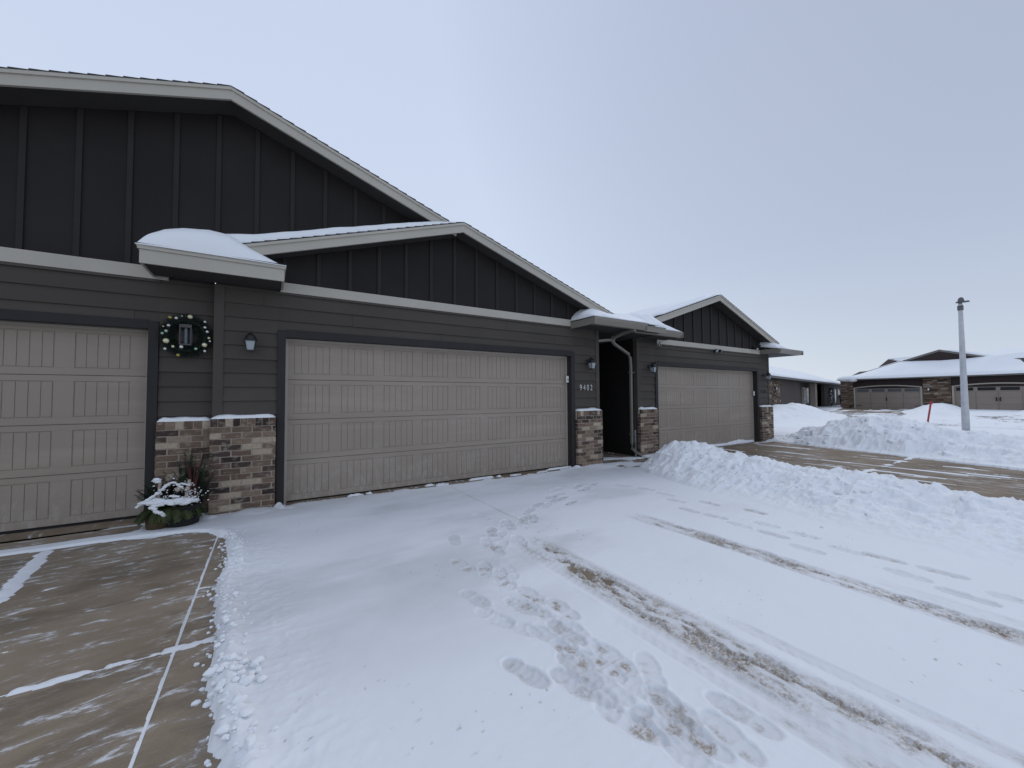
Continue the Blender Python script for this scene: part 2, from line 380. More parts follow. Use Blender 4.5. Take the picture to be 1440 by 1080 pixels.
# snow lying on the joints of the swept slab
_n9=fbm(X*22,Y*22,58,3)
jy=(.9+.5*_n9)*.020*np.exp(-((Y-2.86-.02*fbm(X*2,Y*0,51))/.035)**2)*(.75+.5*fbm(X*7,Y*7,52))
H=np.where((left>.5)&(jy+.003*fbm(X*6,Y*20,59,3)>.0085),jy-.002,H)
jx=(.9+.6*_n9)*.009*np.exp(-((X+.43-.004*fbm(X*0,Y*9,53))/.0068)**2)*(.15+1.05*vn(X*3,Y*11,54))
H=np.where((left>.5)&(jx>.0045)&(Y<5.3),np.maximum(H,jx-.0015),H)
# line of snow before the left door, diagonal strip
lr=(1+.45*_n9)*.022*np.exp(-((Y-5.45-.02*fbm(X*1.3,Y*0,61)+.03*ss(-1.2,-.5,X))/.05)**2)*(.8+.5*fbm(X*9,Y*9,62))
H=np.where((X<-.45)&(lr>.006)&(Y<5.86),np.maximum(H,lr-.003),H)
dg=(X+1.72+(5.3-Y)*-.15+.05*fbm(X*2,Y*2,63))
st=(1+.5*_n9)*.014*np.exp(-(dg/.06)**2)*ss(3.6,4.2,Y)*ss(5.45,5.2,Y)*(.7+.6*fbm(X*5,Y*5,64))
H=np.where((X<-.8)&(st>.005),np.maximum(H,st-.002),H)
# wind crusts on the swept slab
cr=fbm(X*2.2+Y*.5,Y*9,65,4)*.5+fbm(X*8,Y*30,66,3)*.35
cr=cr+.25*(vn(X*.9,Y*.9,67)-.5)
mcr=(left>.5)&(cr>.36)
H=np.where(mcr,np.maximum(H,.0003+.010*(cr-.36)),H)
# concrete lip bared just in front of door 2
yb=ip(X,[-.6,.0,.35,1.1,2.0,3.2,5.2,5.9],[5.75,5.70,5.86,5.84,5.76,5.70,5.67,5.6])+.045*fbm(X*1.6,Y*0,71)+.02*fbm(X*9,Y*9,75)
lip=ss(-.004,.012,Y-yb)*(fbm(X*3.5,Y*12,72,4)<.22)
H=np.where((X>-.55)&(X<5.6)&(Y>5.4)&(Y<5.9),H*(1-lip)-.02*lip,H)
foot=ss(1.0,.8,np.sqrt(((X-.02)/.30)**2+((Y-5.66+.10*(X))/.055)**2)+.25*fbm(X*9,Y*9,76)); H=H*(1-foot)-.02*foot*((X>-.6)&(X<.6))
cj=np.exp(-((X-2.37-.003*fbm(X*0,Y*8,77))/.010)**2)*ss(3.2,3.7,Y)*ss(5.7,5.3,Y)*(.4+.9*vn(X*0,Y*5,78)); H=H-.006*cj*(H>0); dirt=np.maximum(dirt,.5*cj)
bk=.028*np.exp(-((Y-5.92)/.035)**2)*ss(.50,.62,vn(X*1.9,Y*0+.5,73)+.15*fbm(X*12,Y*12,74))
H=np.where((X>.1)&(X<5.3)&(Y>5.75)&(Y<6.6),np.maximum(-.02+bk*1.7,np.where(Y<5.86,H,-.03)),H)
H=np.where((X<=-1.15)&(Y>5.55),-.03,H)
# little drifts at pier feet
for px,py,rr,hh in ((.115,5.79,.055,.075),(.14,5.74,.05,.045),(-.6,5.70,.12,.05),(-.15,5.72,.25,.045),(5.1,5.78,.09,.06),(5.5,5.75,.3,.03),(7.25,5.92,.12,.05),(7.6,5.9,.2,.03),(12.62,5.95,.1,.08),(12.95,5.9,.25,.05),(13.5,5.9,.25,.09),(11.7,6.02,.55,.10),(-.95,5.46,.22,.02)):
    q=hh*np.exp(-(((X-px)/rr)**2+((Y-py)/(rr*.8))**2)**1.2)*(1+.35*fbm(X*14,Y*14,int(px*100)%97))
    H=np.maximum(H,q-.004)
# --- tyre tracks
def track(cx,y1,wid,sd,H,thin,dirt,amt=1.0):
    c=cx+.02*fbm(Y*.5,Y*0,sd)
    a=(X-c)/wid; fade=ss(y1,y1-.5,Y+.12*fbm(X*9,Y*2,sd+6))*(X>0); on=ss(1.05,.8,np.abs(a))*fade
    H=H-.0045*on
    hb_=np.sin(Y*95+np.abs(a+.1)*7)*.5+.5
    H=H+.0030*on*hb_*ss(.15,-.1,a)*(.4+vn(X*5,Y*3,sd+8))+.0016*on*fbm(X*40,Y*12,sd+3)
    big=fbm(X*1.5,Y*.9,sd+7,3)
    b=fbm(X*11,Y*3.2,sd+1,5)*.6+fbm(X*32,Y*16,sd+2,3)*.45+big*.5
    core=ss(.95,.35,np.abs(a-.2+.25*big))*fade
    bare=core*ss(.14,.24,b)*amt
    H=H-.019*bare; dirt=np.maximum(dirt,ss(1.1,.3,np.abs(a-.15))*fade*ss(-.22,.20,b)*.85*amt); thin=np.maximum(thin,on*.30*(1+big))
    H=H+.0035*np.exp(-((np.abs(a)-1.12)/.10)**2)*fade*vn(X*25,Y*12,sd+5)
    return H,thin,dirt
H,thin,dirt=track(2.085,3.25,.185,81,H,thin,dirt)
H,thin,dirt=track(3.56,3.2,.125,91,H,thin,dirt)
H,thin,dirt=track(1.88,1.9,.09,181,H,thin,dirt,.45)
H,thin,dirt=track(3.78,1.2,.07,191,H,thin,dirt,.5)
H,thin,dirt=track(2.38,1.5,.05,195,H,thin,dirt,.4)
# --- footprints
fps=[(2.06,3.99,100),(1.52,3.5,75),(1.35,2.95,105),(1.93,3.51,60),(2.18,3.66,50),(2.65,3.88,40),(2.04,3.16,80),(2.52,3.61,60),(1.47,2.78,70),(1.61,2.64,75),(1.41,2.17,-80),(1.2,2.15,-70),(1.27,1.98,-60),(1.36,1.81,100),(1.38,1.63,95),(1.09,1.64,-78),(1.24,1.45,-75),(1.44,1.48,100),(1.36,1.36,95),(1.48,1.24,90),(1.29,1.16,-75),(1.38,1.07,-85),(1.5,1.12,70),(1.45,.98,-80),(1.36,.90,100),(1.58,.9,80),(1.62,1.32,60),(1.55,2.25,88),(1.62,2.0,92),(1.52,1.72,88),(1.2,2.42,-80),(1.75,3.08,80),
 (3.28,4.25,20),(3.91,4.31,15),(3.31,3.89,30),(4.3,4.5,30),(2.9,4.05,30),(3.6,4.55,20),(4.6,4.2,120),(4.72,3.85,100),(4.68,3.5,95),(4.5,3.2,92),(4.25,2.85,88),(4.28,2.55,92),(4.21,2.25,90),(4.46,2.1,92),(4.2,1.92,88),(4.43,1.75,90),(4.05,1.58,92),(4.3,1.38,88),(4.36,1.15,92),(4.1,.95,90),(4.38,.82,88),(4.0,.64,90),(4.2,.45,92),(4.75,2.9,85),(4.85,2.4,90)]
rr=random.Random(5)
for k in range(15):
    y_=rr.uniform(.5,3.9); fps.append((float(np.interp(y_,[.3,1,1.5,2.2,2.7,3.1,3.6,3.9],[1.6,1.45,1.38,1.42,1.55,1.72,2.1,2.5]))+rr.gauss(0,.13),y_,rr.choice((90,-90))+(0 if y_<3 else -35)+rr.gauss(0,14)))
for k in range(9): y_=rr.uniform(3.6,4.6); fps.append((2.3+(y_-3.6)*1.9+rr.gauss(0,.12),y_,rr.choice((35,215))+rr.gauss(0,12)))
for k,(fx,fy,an) in enumerate(fps):
    i0,i1=np.searchsorted(xs,[fx-.3,fx+.3]); j0,j1=np.searchsorted(ys,[fy-.3,fy+.3])
    xx=X[i0:i1,j0:j1]-fx; yy=Y[i0:i1,j0:j1]-fy; a=R_(an+rr.uniform(-6,6)); s=xx*cos(a)+yy*sin(a); t=-xx*sin(a)+yy*cos(a)
    Ln=.145*rr.uniform(.94,1.06)
    wd=.050+.010*np.sin((s/Ln+1)*1.6)-.012*np.exp(-((s+.03)/.035)**2)
    e=(np.abs(s/Ln)**3.2+np.abs(t/wd)**2.6)**(1/2.9)
    inn=ss(1.03,.94,e); rim=np.exp(-((e-1.12)/.08)**2)
    arch=np.exp(-((s+.035)/.016)**2)
    dep=.0105*rr.uniform(.5,1.15)
    tread=.0024*(np.sin(s*150+np.abs(t)*60)>.1)
    h=H[i0:i1,j0:j1]; fl=np.maximum(.0015,h-dep)+tread+.006*arch+.0045*(bill(X[i0:i1,j0:j1]*26,Y[i0:i1,j0:j1]*26,k+3,2)-.6)
    h2_=h*(1-inn)+fl*inn+.0032*rim*(.3+vn(X[i0:i1,j0:j1]*30,Y[i0:i1,j0:j1]*30,k))
    H[i0:i1,j0:j1]=h2_
    if rr.random()<.6:
        pa=ss(.50,.70,vn(X[i0:i1,j0:j1]*22,Y[i0:i1,j0:j1]*22,k+7))*ss(.9,.6,e)*(1-arch)
        dirt[i0:i1,j0:j1]=np.maximum(dirt[i0:i1,j0:j1],pa*rr.uniform(.3,.85))
    thin[i0:i1,j0:j1]=np.maximum(thin[i0:i1,j0:j1],inn*rr.uniform(.2,.5))
# trampled band around the path
pc=ip(Y,[.3,1,1.5,2.2,2.7,3.1,3.6,4.2],[1.6,1.45,1.4,1.42,1.6,1.85,2.2,3.0]); tb=np.exp(-((X-pc)/.22)**2)*(Y<3.7)*(Y>.2)
H=H+tb*.006*(bill(X*18,Y*18,101)-.5)*(X>0)
# wide soft scuffs of older prints
H=H+((X>0)&(X<6)&(Y<5))*.0035*np.maximum(0,fbm(X*4,Y*4,103,3))
# --- bank between driveways 2 and 3
def lumps(sc,sd): return bill(X*sc,Y*sc,sd,3)-.62
ry=ip(Y,[-9,-3,-.5,.7,1.4,1.8,2.4,3.0,3.4,3.9,4.3,4.7,5.0,5.25],[.06,.13,.18,.21,.25,.32,.29,.31,.36,.47,.53,.50,.30,0])
rx=ip(Y,[-3,.7,2,3.5,4.5,5.2],[6.9,6.8,6.8,6.75,6.6,6.4]); fr=ip(Y,[-3,.4,1.4,2.6,3.5,4.6,5.2],[4.6,4.7,4.85,5.1,5.35,5.75,6.1]); bk_=ip(Y,[-3,2,4,5.2],[7.85,7.8,7.7,7.2])
fr=fr+.10*fbm(X*1.7,Y*1.7,111); ryn=ry*(1+.16*fbm(Y*1.6,X*.6,112)+.10*fbm(Y*5,X*2,113))
tl=np.clip((X-fr)/(rx-fr),0,1); tr_=np.clip((bk_-X)/(bk_-rx),0,1)
prof=np.where(X<rx,np.where(Y>3.2,tl**.75*.9+.1*tl,tl**1.15),ss(0,1,tr_)**.8)
prof=np.minimum(prof,1); bank=ryn*prof*(Y<5.3)
bl=np.clip(bank/.12,0,1)
bank=bank+bl*(.15*lumps(1.8,114)*np.clip(ry*2.2,0.35,1)+.075*lumps(5,115)+.030*(bill(X*14,Y*14,117,2)-.6)+.012*fbm(X*26,Y*26,116,2))
B1=(X>4.3)&(X<8.2)&(Y<5.5)&(ryn*prof>.004)
H=np.where(B1,np.maximum(H,bank+.01),H); thin=np.where(B1&(bank>.02),0,thin); 
# --- driveway 3 swept
d3=(X>7.75+.10*fbm(X*2,Y*2,121))&(X<ip(Y,[-9,1,3,5.6,6],[11.4,11.5,12.05,12.8,13.4])+.12*fbm(X*2.3,Y*2.3,122))&(Y<6.2)
d3=d3&~(B1&(bank>.02))
s3=fbm(X*4.2+.1*Y,Y*.45,123,5)+.35*fbm(X*12,Y*2.2,124,3)+.22*fbm(X*.5,Y*.6,126)
s3=s3+.5*np.exp(-((X-10.05)/.08)**2)+.45*np.exp(-((Y-2.6)/.05)**2)+.8*np.exp(-((Y-5.85)/.08)**2)*(vn(X*1.3,Y,125)>.45)
H=np.where(d3,np.where(s3>.33,.001+.02*(s3-.33),-.05),H); thin=np.where(d3&(s3<.5),.35,thin)
al=(X>5.82)&(X<7.23)&(Y>5.1)&(Y<10.5)
sa=fbm(X*2.2,Y*3.5,127,5)+ip(Y,[5.0,5.2,5.5,5.9,6.3,10],[.6,.12,-.12,-.05,-.2,-.9])+.25*ss(7.1,6.6,np.abs(X-6.2)*7)
H=np.where(al,np.where(sa>.05,.003+.02*sa,-.04),H)
# --- bank beyond driveway 3
r2y=ip(Y,[-40,-3,1.3,2.07,2.5,3.0,3.5,4.1,4.7,5.25,5.75,6.3],[.35,.4,.42,.42,.50,.60,.74,.76,.64,.42,.16,.05])
f2=ip(Y,[-9,1,3,5.6],[11.3,11.5,12.1,12.75])+.15*fbm(X*1.3,Y*1.3,131)
t2=np.clip((X-f2)/(13.9-f2),0,1)**.8; b2=np.where(X<13.9,t2,ss(19,14.2,X))
r2=r2y*(1+.12*fbm(Y*1.5,X*.5,132)+.08*fbm(Y*5,X*2,133)); bank2=r2*b2; bl=np.clip(bank2/.15,0,1)
bank2=bank2+bl*(.24*lumps(1.2,134)+.15*lumps(3.4,135)+.05*(bill(X*9,Y*9,138,2)-.6)+.02*fbm(X*13,Y*13,136,3))
B2=(X>11.2)&(X<19)&(Y<6.4)&(bank2>.01)
H=np.where(B2,np.maximum(H,bank2),H)
H=np.where((X>13.45)&(X<22)&(Y>5.7),np.maximum(.10+.05*fbm(X*.8,Y*.8,137),H),H)
# beyond: kerb, road, far drives
kerb=(np.abs(X-23.2-.15*fbm(Y*.3,Y*0,141))<.16)&(Y<4.4)&(Y>-20); H=np.where(kerb&(vn(X,Y*1.5,142)>.3),-.05,H)
road=(X>23.5)&(X<43)&(Y<17)
rs=fbm(X*.35,Y*.9,143,5)+.3*fbm(X*1.5,Y*4,144,3)
H=np.where(road,np.where(rs>-.02,.02+.06*np.maximum(0,rs),-.05),H)
# tan swept stretch in front of the far stone-fronted garages, and the drives
def inpoly(P):
    c=np.zeros_like(X,bool); n=len(P)
    for i in range(n):
        (xa,ya),(xb,yb)=P[i],P[(i+1)%n]
        c^=((ya>Y)!=(yb>Y))&(X<(xb-xa)*(Y-ya)/(yb-ya+1e-9)+xa)
    return c
fb=inpoly([(24,9.3),(29.5,7.2),(37,8.2),(51.4,10.3),(51.4,16.3),(43,14.2),(33,11.4)])
H=np.where(fb,np.where(fbm(X*.5,Y*1.4,145,4)>.30,.02,-.06),H)
def mound(cx,cy,rx_,ry_,h,a,sd,H,po=1.3):
    ca,sa_=cos(R_(a)),sin(R_(a)); s=(X-cx)*ca+(Y-cy)*sa_; t=-(X-cx)*sa_+(Y-cy)*ca
    q=(np.abs(s/rx_)**2+np.abs(t/ry_)**2); m=h*np.exp(-q**po)
    return np.where(m>.02,np.maximum(H,m*(1+.25*fbm(X*.9,Y*.9,sd))+.12*np.clip(m*3,0,1)*(bill(X*2,Y*2,sd+1)-.6)),H)
H=mound(27.5,11.3,6.0,1.5,.88,12,151,H)
H=mound(20.5,10.2,4,1.5,.7,5,152,H)
H=mound(40,15.6,3,.7,.4,14,159,H)
H=mound(47.5,8.6,6.5,1.3,.62,8,153,H)
H=mound(37,7.1,5,.8,.40,8,154,H)
H=mound(45,3.4,4,.9,.35,5,155,H)
H=mound(34,-2,5,1.6,.5,10,156,H)
# inside the houses the snow stays below the floor
ins=((X<5.85)&(X>-12)&(Y>6.25)&(Y<14))|((X>7.2)&(X<13.45)&(Y>6.4)&(Y<14))
H=np.where(ins,-.08,H)
H=np.where(al&(Y>6),np.minimum(H,.01),H)
me=bpy.data.meshes.new('snow_cover'); nx,ny=X.shape
V=np.stack([X.ravel(),Y.ravel(),H.ravel()],1).astype(np.float32)
idx=np.arange(nx*ny).reshape(nx,ny); q=np.stack([idx[:-1,:-1],idx[1:,:-1],idx[1:,1:],idx[:-1,1:]],-1).reshape(-1,4)
me.vertices.add(len(V)); me.vertices.foreach_set('co',V.ravel())
me.loops.add(q.size); me.loops.foreach_set('vertex_index',q.ravel().astype(np.int32))
me.polygons.add(len(q)); me.polygons.foreach_set('loop_start',np.arange(0,q.size,4,dtype=np.int32)); me.polygons.foreach_set('loop_total',np.full(len(q),4,np.int32))
me.polygons.foreach_set('use_smooth',np.ones(len(q),bool)); me.update(calc_edges=True)
for nm,arr in (('thin',thin),('dirt',dirt)):
    at=me.attributes.new(nm,'FLOAT','POINT'); at.data.foreach_set('value',arr.ravel().astype(np.float32))
me.materials.append(M['snowg'])
sn=bpy.data.objects.new('snow_cover',me); col.objects.link(sn); sn['kind']='structure'

# loose clods along the swept edge and bank
cb=MB(); rc=random.Random(3)
def hz(x,y):
    i=min(max(np.searchsorted(xs,x),0),len(xs)-1); j=min(max(np.searchsorted(ys,y),0),len(ys)-1); return float(H[i,j])
for k in range(420):
    if k<300:
        y=rc.uniform(1.3,5.0); x=float(np.interp(y,[1.2,1.84,2.31,2.82,3.56,4.14,5.0,5.22],[-.02,-.113,-.206,-.215,-.30,-.275,-.36,-.52]))+rc.gauss(.03,.055); s=rc.uniform(.004,.013)*(2.0 if rc.random()<.10 else 1)
    elif k<340:
        y=rc.gauss(2.35,.10); x=rc.gauss(-.17,.08); s=rc.uniform(.008,.026)
    elif k>340: continue
    else:
        y=rc.uniform(.6,4.6); x=float(np.interp(y,[.4,1.4,2.6,3.5,4.6],[4.7,4.85,5.1,5.35,5.75]))+rc.gauss(.1,.18); s=rc.uniform(.01,.03)
    cb.ball((x,y,max(hz(x,y),0)+s*.35),s,7,5,sc=(rc.uniform(.8,1.4),rc.uniform(.8,1.4),rc.uniform(.6,.9)),jit=.22)
for k in range(170):
    if k<95: y=rc.uniform(.8,5.0); x=float(np.interp(y,[.4,1.4,2.6,3.5,4.6],[6.2,6.1,6.1,6.1,6.1]))+rc.gauss(0,.45); s=rc.uniform(.02,.07)*(.6+rc.random()*.6)
    else: y=rc.uniform(1.5,5.8); x=13.3+rc.gauss(0,.7); s=rc.uniform(.04,.12)*(.6+rc.random()*.6)
    z=hz(x,y)
    if z<.07: continue
    hx,hy,hzz=s*rc.uniform(.5,1),s*rc.uniform(.4,.9),s*rc.uniform(.3,.6); Rm=Matrix.Rotation(rc.uniform(0,6.3),3,'Z')@Matrix.Rotation(rc.gauss(0,.5),3,'X')@Matrix.Rotation(rc.gauss(0,.4),3,'Y')
    vs=[Rm@Vector((sx_*hx*rc.uniform(.6,1.1),sy_*hy*rc.uniform(.6,1.1),sz_*hzz*rc.uniform(.6,1.1)))+Vector((x,y,z-s*.08)) for sz_ in (-1,1) for sx_,sy_ in ((-1,-1),(1,-1),(1,1),(-1,1))]
    cb.add(vs,[(0,3,2,1),(4,5,6,7),(0,1,5,4),(1,2,6,5),(2,3,7,6),(3,0,4,7)])
o=cb.build('snow_clods',M['snow'],smooth=True,bevel=.008); tag(o,'loose lumps of snow scattered along the swept edge and bank','snow lumps',kind='stuff')

# ------------------------------------------------------------------ town houses
def siding(b,x0,x1,z0,z1,y,ph=1.363,ex=.1743):
    for xa_,xb_,t_ in [(x0,x1,None)] : _sid(b,x0,x1,z0,z1,y,ph,ex)
def _sid(b,X0,X1,z0,z1,y,ph,ex):
    k=math.floor((z0-ph)/ex)
    while ph+k*ex<z1-1e-6:
        a=max(z0,ph+k*ex); c=min(z1,ph+(k+1)*ex)
        if c-a>.004:
            fa=(a-(ph+k*ex))/ex; fc=(c-(ph+k*ex))/ex
            ya=y-.019*(1-fa)-.001; yc=y-.019*(1-fc)-.001
            rg_=random.Random(k*7+3); cuts=[X0]; x=math.floor(X0/3.66)*3.66+rg_.uniform(0,3.66)
            while x<X1-.15:
                if x>X0+.15: cuts.append(x)
                x+=3.66
            cuts.append(X1)
            for x0,x1 in zip(cuts[:-1],cuts[1:]):
                x1=x1-(.003 if x1<X1 else 0); tn=random.Random(int(x0*31)+k*101).random(); w_=rg_.uniform(-.0015,.0015)
                b.add([(x0,ya+w_,a),(x1,ya-w_,a),(x1,yc,c),(x0,yc,c),(x0,y+.01,a),(x1,y+.01,a),(x1,y+.01,c),(x0,y+.01,c)],
                  [(0,1,2,3),(0,4,5,1),(0,3,7,4),(1,5,6,2)],tn)
        k+=1
def brick_pier(x0,x1,yf,yb,z0,z1,root,sides=(False,False),sd=1):
    rg=random.Random(sd)
    core=MB(); core.box(x0+.006,x1-.006,yf+.006,yb,z0-.05,z1-.006)
    b=MB()
    def tone(): 
        t=rg.gauss(.5,.24); 
        return min(1,max(0,t if rg.random()>.12 else rg.choice([.02,.95])))
    def face(a0,a1,put):
        z=z1
        # soldier course of headers on top
        n=round((a1-a0)/.078); wd=(a1-a0)/n
        for i in range(n): put(a0+i*wd+.004,a0+(i+1)*wd-.004,z-.098,z-.002,tone())
        z-=.108; row=0
        while z>z0+.01:
            a=a0-(.105 if row%2 else 0)
            while a<a1-.01:
                l=max(a,a0); r_=min(a+.205,a1)
                if r_-l>.03: put(l+(.0 if l==a0 else .006),r_-(.0 if r_==a1 else .006),max(z-.0605,z0-.04),z,tone())
                a+=.21
            z-=.0718; row+=1
    face(x0,x1,lambda l,r_,za,zb,t:b.jbox(l,r_,yf,yf+.03,za,zb,.0012,t))
    if sides[0]: face(yf+.032,yb,lambda l,r_,za,zb,t:b.jbox(x0,x0+.02,l,r_,za,zb,.001,t))
    if sides[1]: face(yf+.032,yb,lambda l,r_,za,zb,t:b.jbox(x1-.02,x1,l,r_,za,zb,.001,t))
    p=b.build('brick_pier',M['brick'],root,bevel=.0025)
    core.build('mortar',M['mortar'],p)
    # snow cap
    c=MB(); n=26; m=6; 
    vs=[];fs=[]
    for i in range(n+1):
        for j in range(m+1):
            u_=i/n; v_=j/m; e=min(u_,1-u_)*n/3; ev=min(1,(v_)*m/2.0)
            t=.036*min(1,e)**.5*min(1,ev+.0)**.5*(.75+.6*_v1(i*.3+sd,j*.4,5))
            vs.append((x0+.005+(x1-x0-.01)*u_,yf+.004+(yb-yf-.004)*v_,z1-.003+float(t)+.012*v_))
    for i in range(n):
        for j in range(m): a=i*(m+1)+j; fs.append((a,a+m+1,a+m+2,a+1))
    c.add(vs,fs); c.box(x0+.01,x1-.01,yf+.01,yb,z1-.004,z1+.004); c.build('snow_cap',M['snow'],p,smooth=True)
    return p
def garage_door(x0,x1,z0,z1,y,root,panels,pw,p0,pitch):
    """sectional door: 4 sections, each its own sub-part, long-panel bead-board embossing"""
    root_d=MB(); root_d.box(x0,x1,y+.03,y+.06,z0,z1)
    d=root_d.build('garage_door',M['door'],root)
    hs=(z1-z0-.02)/4
    for k in range(4):
        a=z0+.02+k*hs; c=a+hs-.006; b=MB()
        b.box(x0,x1,y+.008,y+.031,a,c)
        zi0,zi1=a+.075,c-.062
        # rails and stiles stand proud
        b.box(x0,x1,y,y+.009,a,zi0); b.box(x0,x1,y,y+.009,zi1,c)
        px=x0
        for i in range(panels):
            s0=p0+i*pitch; b.box(px,s0,y,y+.009,zi0,zi1); px=s0+pw
            nb=5; bw=pw/nb
            for j in range(nb):
                l=s0+j*bw; g=.0026
                b.box(l+(.009 if j==0 else g),l+bw-(.009 if j==nb-1 else g),y+.0018,y+.009,zi0+.009,zi1-.009)
        b.box(px,x1,y,y+.009,zi0,zi1)
        b.build('door_section',M['door'],d,bevel=.0018)
    s=MB(); s.box(x0,x1,y+.005,y+.04,z0-.008,z0+.012); s.build('bottom_seal',M['seal'],d)
    t=MB(); t.box(x0-.03,x0+.012,y-.022,y-.002,z0-.01,z1+.0); t.box(x1-.012,x1+.03,y-.022,y-.002,z0-.01,z1); t.box(x0+.0125,x1-.0125,y-.022,y-.002,z1-.025,z1+.01)
    t.build('stop_moulding',M['door_stop'],d)
    return d
def casing(xi0,xi1,zt,y,root,wd=.092,recess=.14,z0=-.03):
    b=MB(); yf=y-.035
    b.box(xi0-wd,xi0,yf,y+.02,z0,zt+wd); b.box(xi1,xi1+wd,yf,y+.02,z0,zt+wd); b.box(xi0+.0005,xi1-.0005,yf+.001,y+.02,zt,zt+wd+.012)
    b.box(xi0-.02,xi0-.001,y+.0205,y+recess,z0,zt+.02); b.box(xi1+.001,xi1+.02,y+.0205,y+recess,z0,zt+.02); b.box(xi0,xi1,y+.0205,y+recess,zt+.001,zt+.02)
    return b.build('door_casing',M['casing'],root,bevel=.002)
def roofslab(name,root,xa,za,xr,zr,xb,zb,y0,y1,th=.10):
    """gable roof: slab under shingle courses"""
    b=MB()
    for (x0,z0,x1,z1) in ((xa,za,xr,zr),(xr,zr,xb,zb)):
        b.prism([(x0,z0-th),(x1,z1-th),(x1,z1-.006),(x0,z0-.006)],y0+.02,y1)
        # courses: thin wedges, butt ends step at the rake
        L_=math.hypot(x1-x0,z1-z0); n=int(L_/.14); up=1 if z1>z0 else -1
        for i in range(n):
            t0,t1=i/n,(i+1)/n
            if up>0: e0,e1=.016,.004
            else: e0,e1=.004,.016
            A=(x0+(x1-x0)*t0,z0+(z1-z0)*t0); B=(x0+(x1-x0)*t1,z0+(z1-z0)*t1)
            b.prism([(A[0],A[1]-.0055),(B[0],B[1]-.0055),(B[0],B[1]+e1),(A[0],A[1]+e0)],y0-.018,y1)
    return b.build(name,M['shingle'],root)
def rake(root,xa,za,xr,zr,xb,zb,y,h=.155,th=.03,m='pale'):
    """front barge board with upper drip moulding, both slopes"""
    b=MB(); b2=MB()
    for s,(x0,z0,x1,z1) in enumerate(((xa,za,xr,zr),(xr,zr,xb,zb))):
        e=.0004*s
        b.prism([(x0,z0-h),(x1,z1-h),(x1,z1-.042),(x0,z0-.042)],y+e,y+th+e)
        b2.prism([(x0,z0-.0425),(x1,z1-.0425),(x1,z1-.006),(x0,z0-.006)],y-.016+e,y+th+e)
    o=b.build('rake_board',M[m],root); b2.build('drip_edge',M[m],o); return o
def soffit(root,xa,za,xr,zr,xb,zb,y0,y1,h=.12):
    b=MB()
    for (x0,z0,x1,z1) in ((xa,za,xr,zr),(xr,zr,xb,zb)):
        b.prism([(x0,z0-h-.012),(x1,z1-h-.012),(x1,z1-h),(x0,z0-h)],y0,y1)
    return b.build('soffit',M['soffit'],root)
def batten_wall(root,poly,y,x_first,x0,x1,topz,botz,sp=.4045):
    b=MB(); b.prism(poly,y,y+.05); w_=b.build('gable_wall',M['panel'],root)
    x=x_first
    while x<x1-.03:
        if x>x0+.03:
            zt=min(topz(x-.025),topz(x+.025)); 
            if zt-botz>.03: t=MB(); t.box(x-.025,x+.025,y-.02,y-.001,botz,zt); t.build('batten',M['batten'],w_,bevel=.002)
        x+=sp
    return w_
def snow_patch(root,x0,x1,y0,y1,top,bot,nx_=60,ny_=24,name='roof_snow',edge=(.08,.08,.06,.01),parent_mat='snow',lim=None):
    """closed snow blanket, rounded at its four edges. top = thickness fn, bot = surface fn"""
    vs=[];fs=[]
    for s in (0,1):
        for i in range(nx_+1):
            for j in range(ny_+1):
                x=x0+(x1-x0)*i/nx_; y=y0+(y1-y0)*j/ny_
                def e(d,r): 
                    if r<=0: return 1
                    q=min(1,max(0,d/r)); return math.sqrt(max(0,1-(1-q)**2))
                k=e(x-x0,edge[0])*e(x1-x,edge[1])*e(y-y0,edge[2])*e(y1-y,edge[3])
                z=bot(x,y)
                vs.append((x,y,z-.004 if s==0 else z+.002+top(x,y)*k))
    m=(nx_+1)*(ny_+1)
    I=lambda s,i,j:s*m+i*(ny_+1)+j
    for i in range(nx_):
        for j in range(ny_):
            if lim and not lim(x0+(x1-x0)*(i+.5)/nx_,y0+(y1-y0)*(j+.5)/ny_): continue
            fs.append((I(1,i,j),I(1,i+1,j),I(1,i+1,j+1),I(1,i,j+1))); fs.append((I(0,i,j),I(0,i,j+1),I(0,i+1,j+1),I(0,i+1,j)))
    for i in range(nx_):
        fs.append((I(0,i,0),I(0,i+1,0),I(1,i+1,0),I(1,i,0))); fs.append((I(0,i+1,ny_),I(0,i,ny_),I(1,i,ny_),I(1,i+1,ny_)))
    for j in range(ny_):
        fs.append((I(0,0,j+1),I(0,0,j),I(1,0,j),I(1,0,j+1))); fs.append((I(0,nx_,j),I(0,nx_,j+1),I(1,nx_,j+1),I(1,nx_,j)))
    b=MB(); b.add(vs,fs); return b.build(name,M[parent_mat],root,smooth=True)
def _h1(ix,iy,sd):
    h=(ix*374761393+iy*668265263+sd*1442695041)&0xffffffff
    h=((h^(h>>13))*1274126177)&0xffffffff
    return ((h^(h>>16))&0xffff)/65535.
def _v1(x,y,sd):
    ix=math.floor(x);iy=math.floor(y);fx=x-ix;fy=y-iy;fx=fx*fx*(3-2*fx);fy=fy*fy*(3-2*fy)
    a=_h1(ix,iy,sd);b=_h1(ix+1,iy,sd);c=_h1(ix,iy+1,sd);d=_h1(ix+1,iy+1,sd)
    return (a+(b-a)*fx)*(1-fy)+(c+(d-c)*fx)*fy
def nz(x,y,sd,o=3):
    t=0;a=1;q=0
    for i in range(o):
        t+=a*(_v1(x,y,sd+i*17)*2-1);q+=a;a*=.5;x,y=x*2.03+5.1,y*2.03+2.7
    return t/q
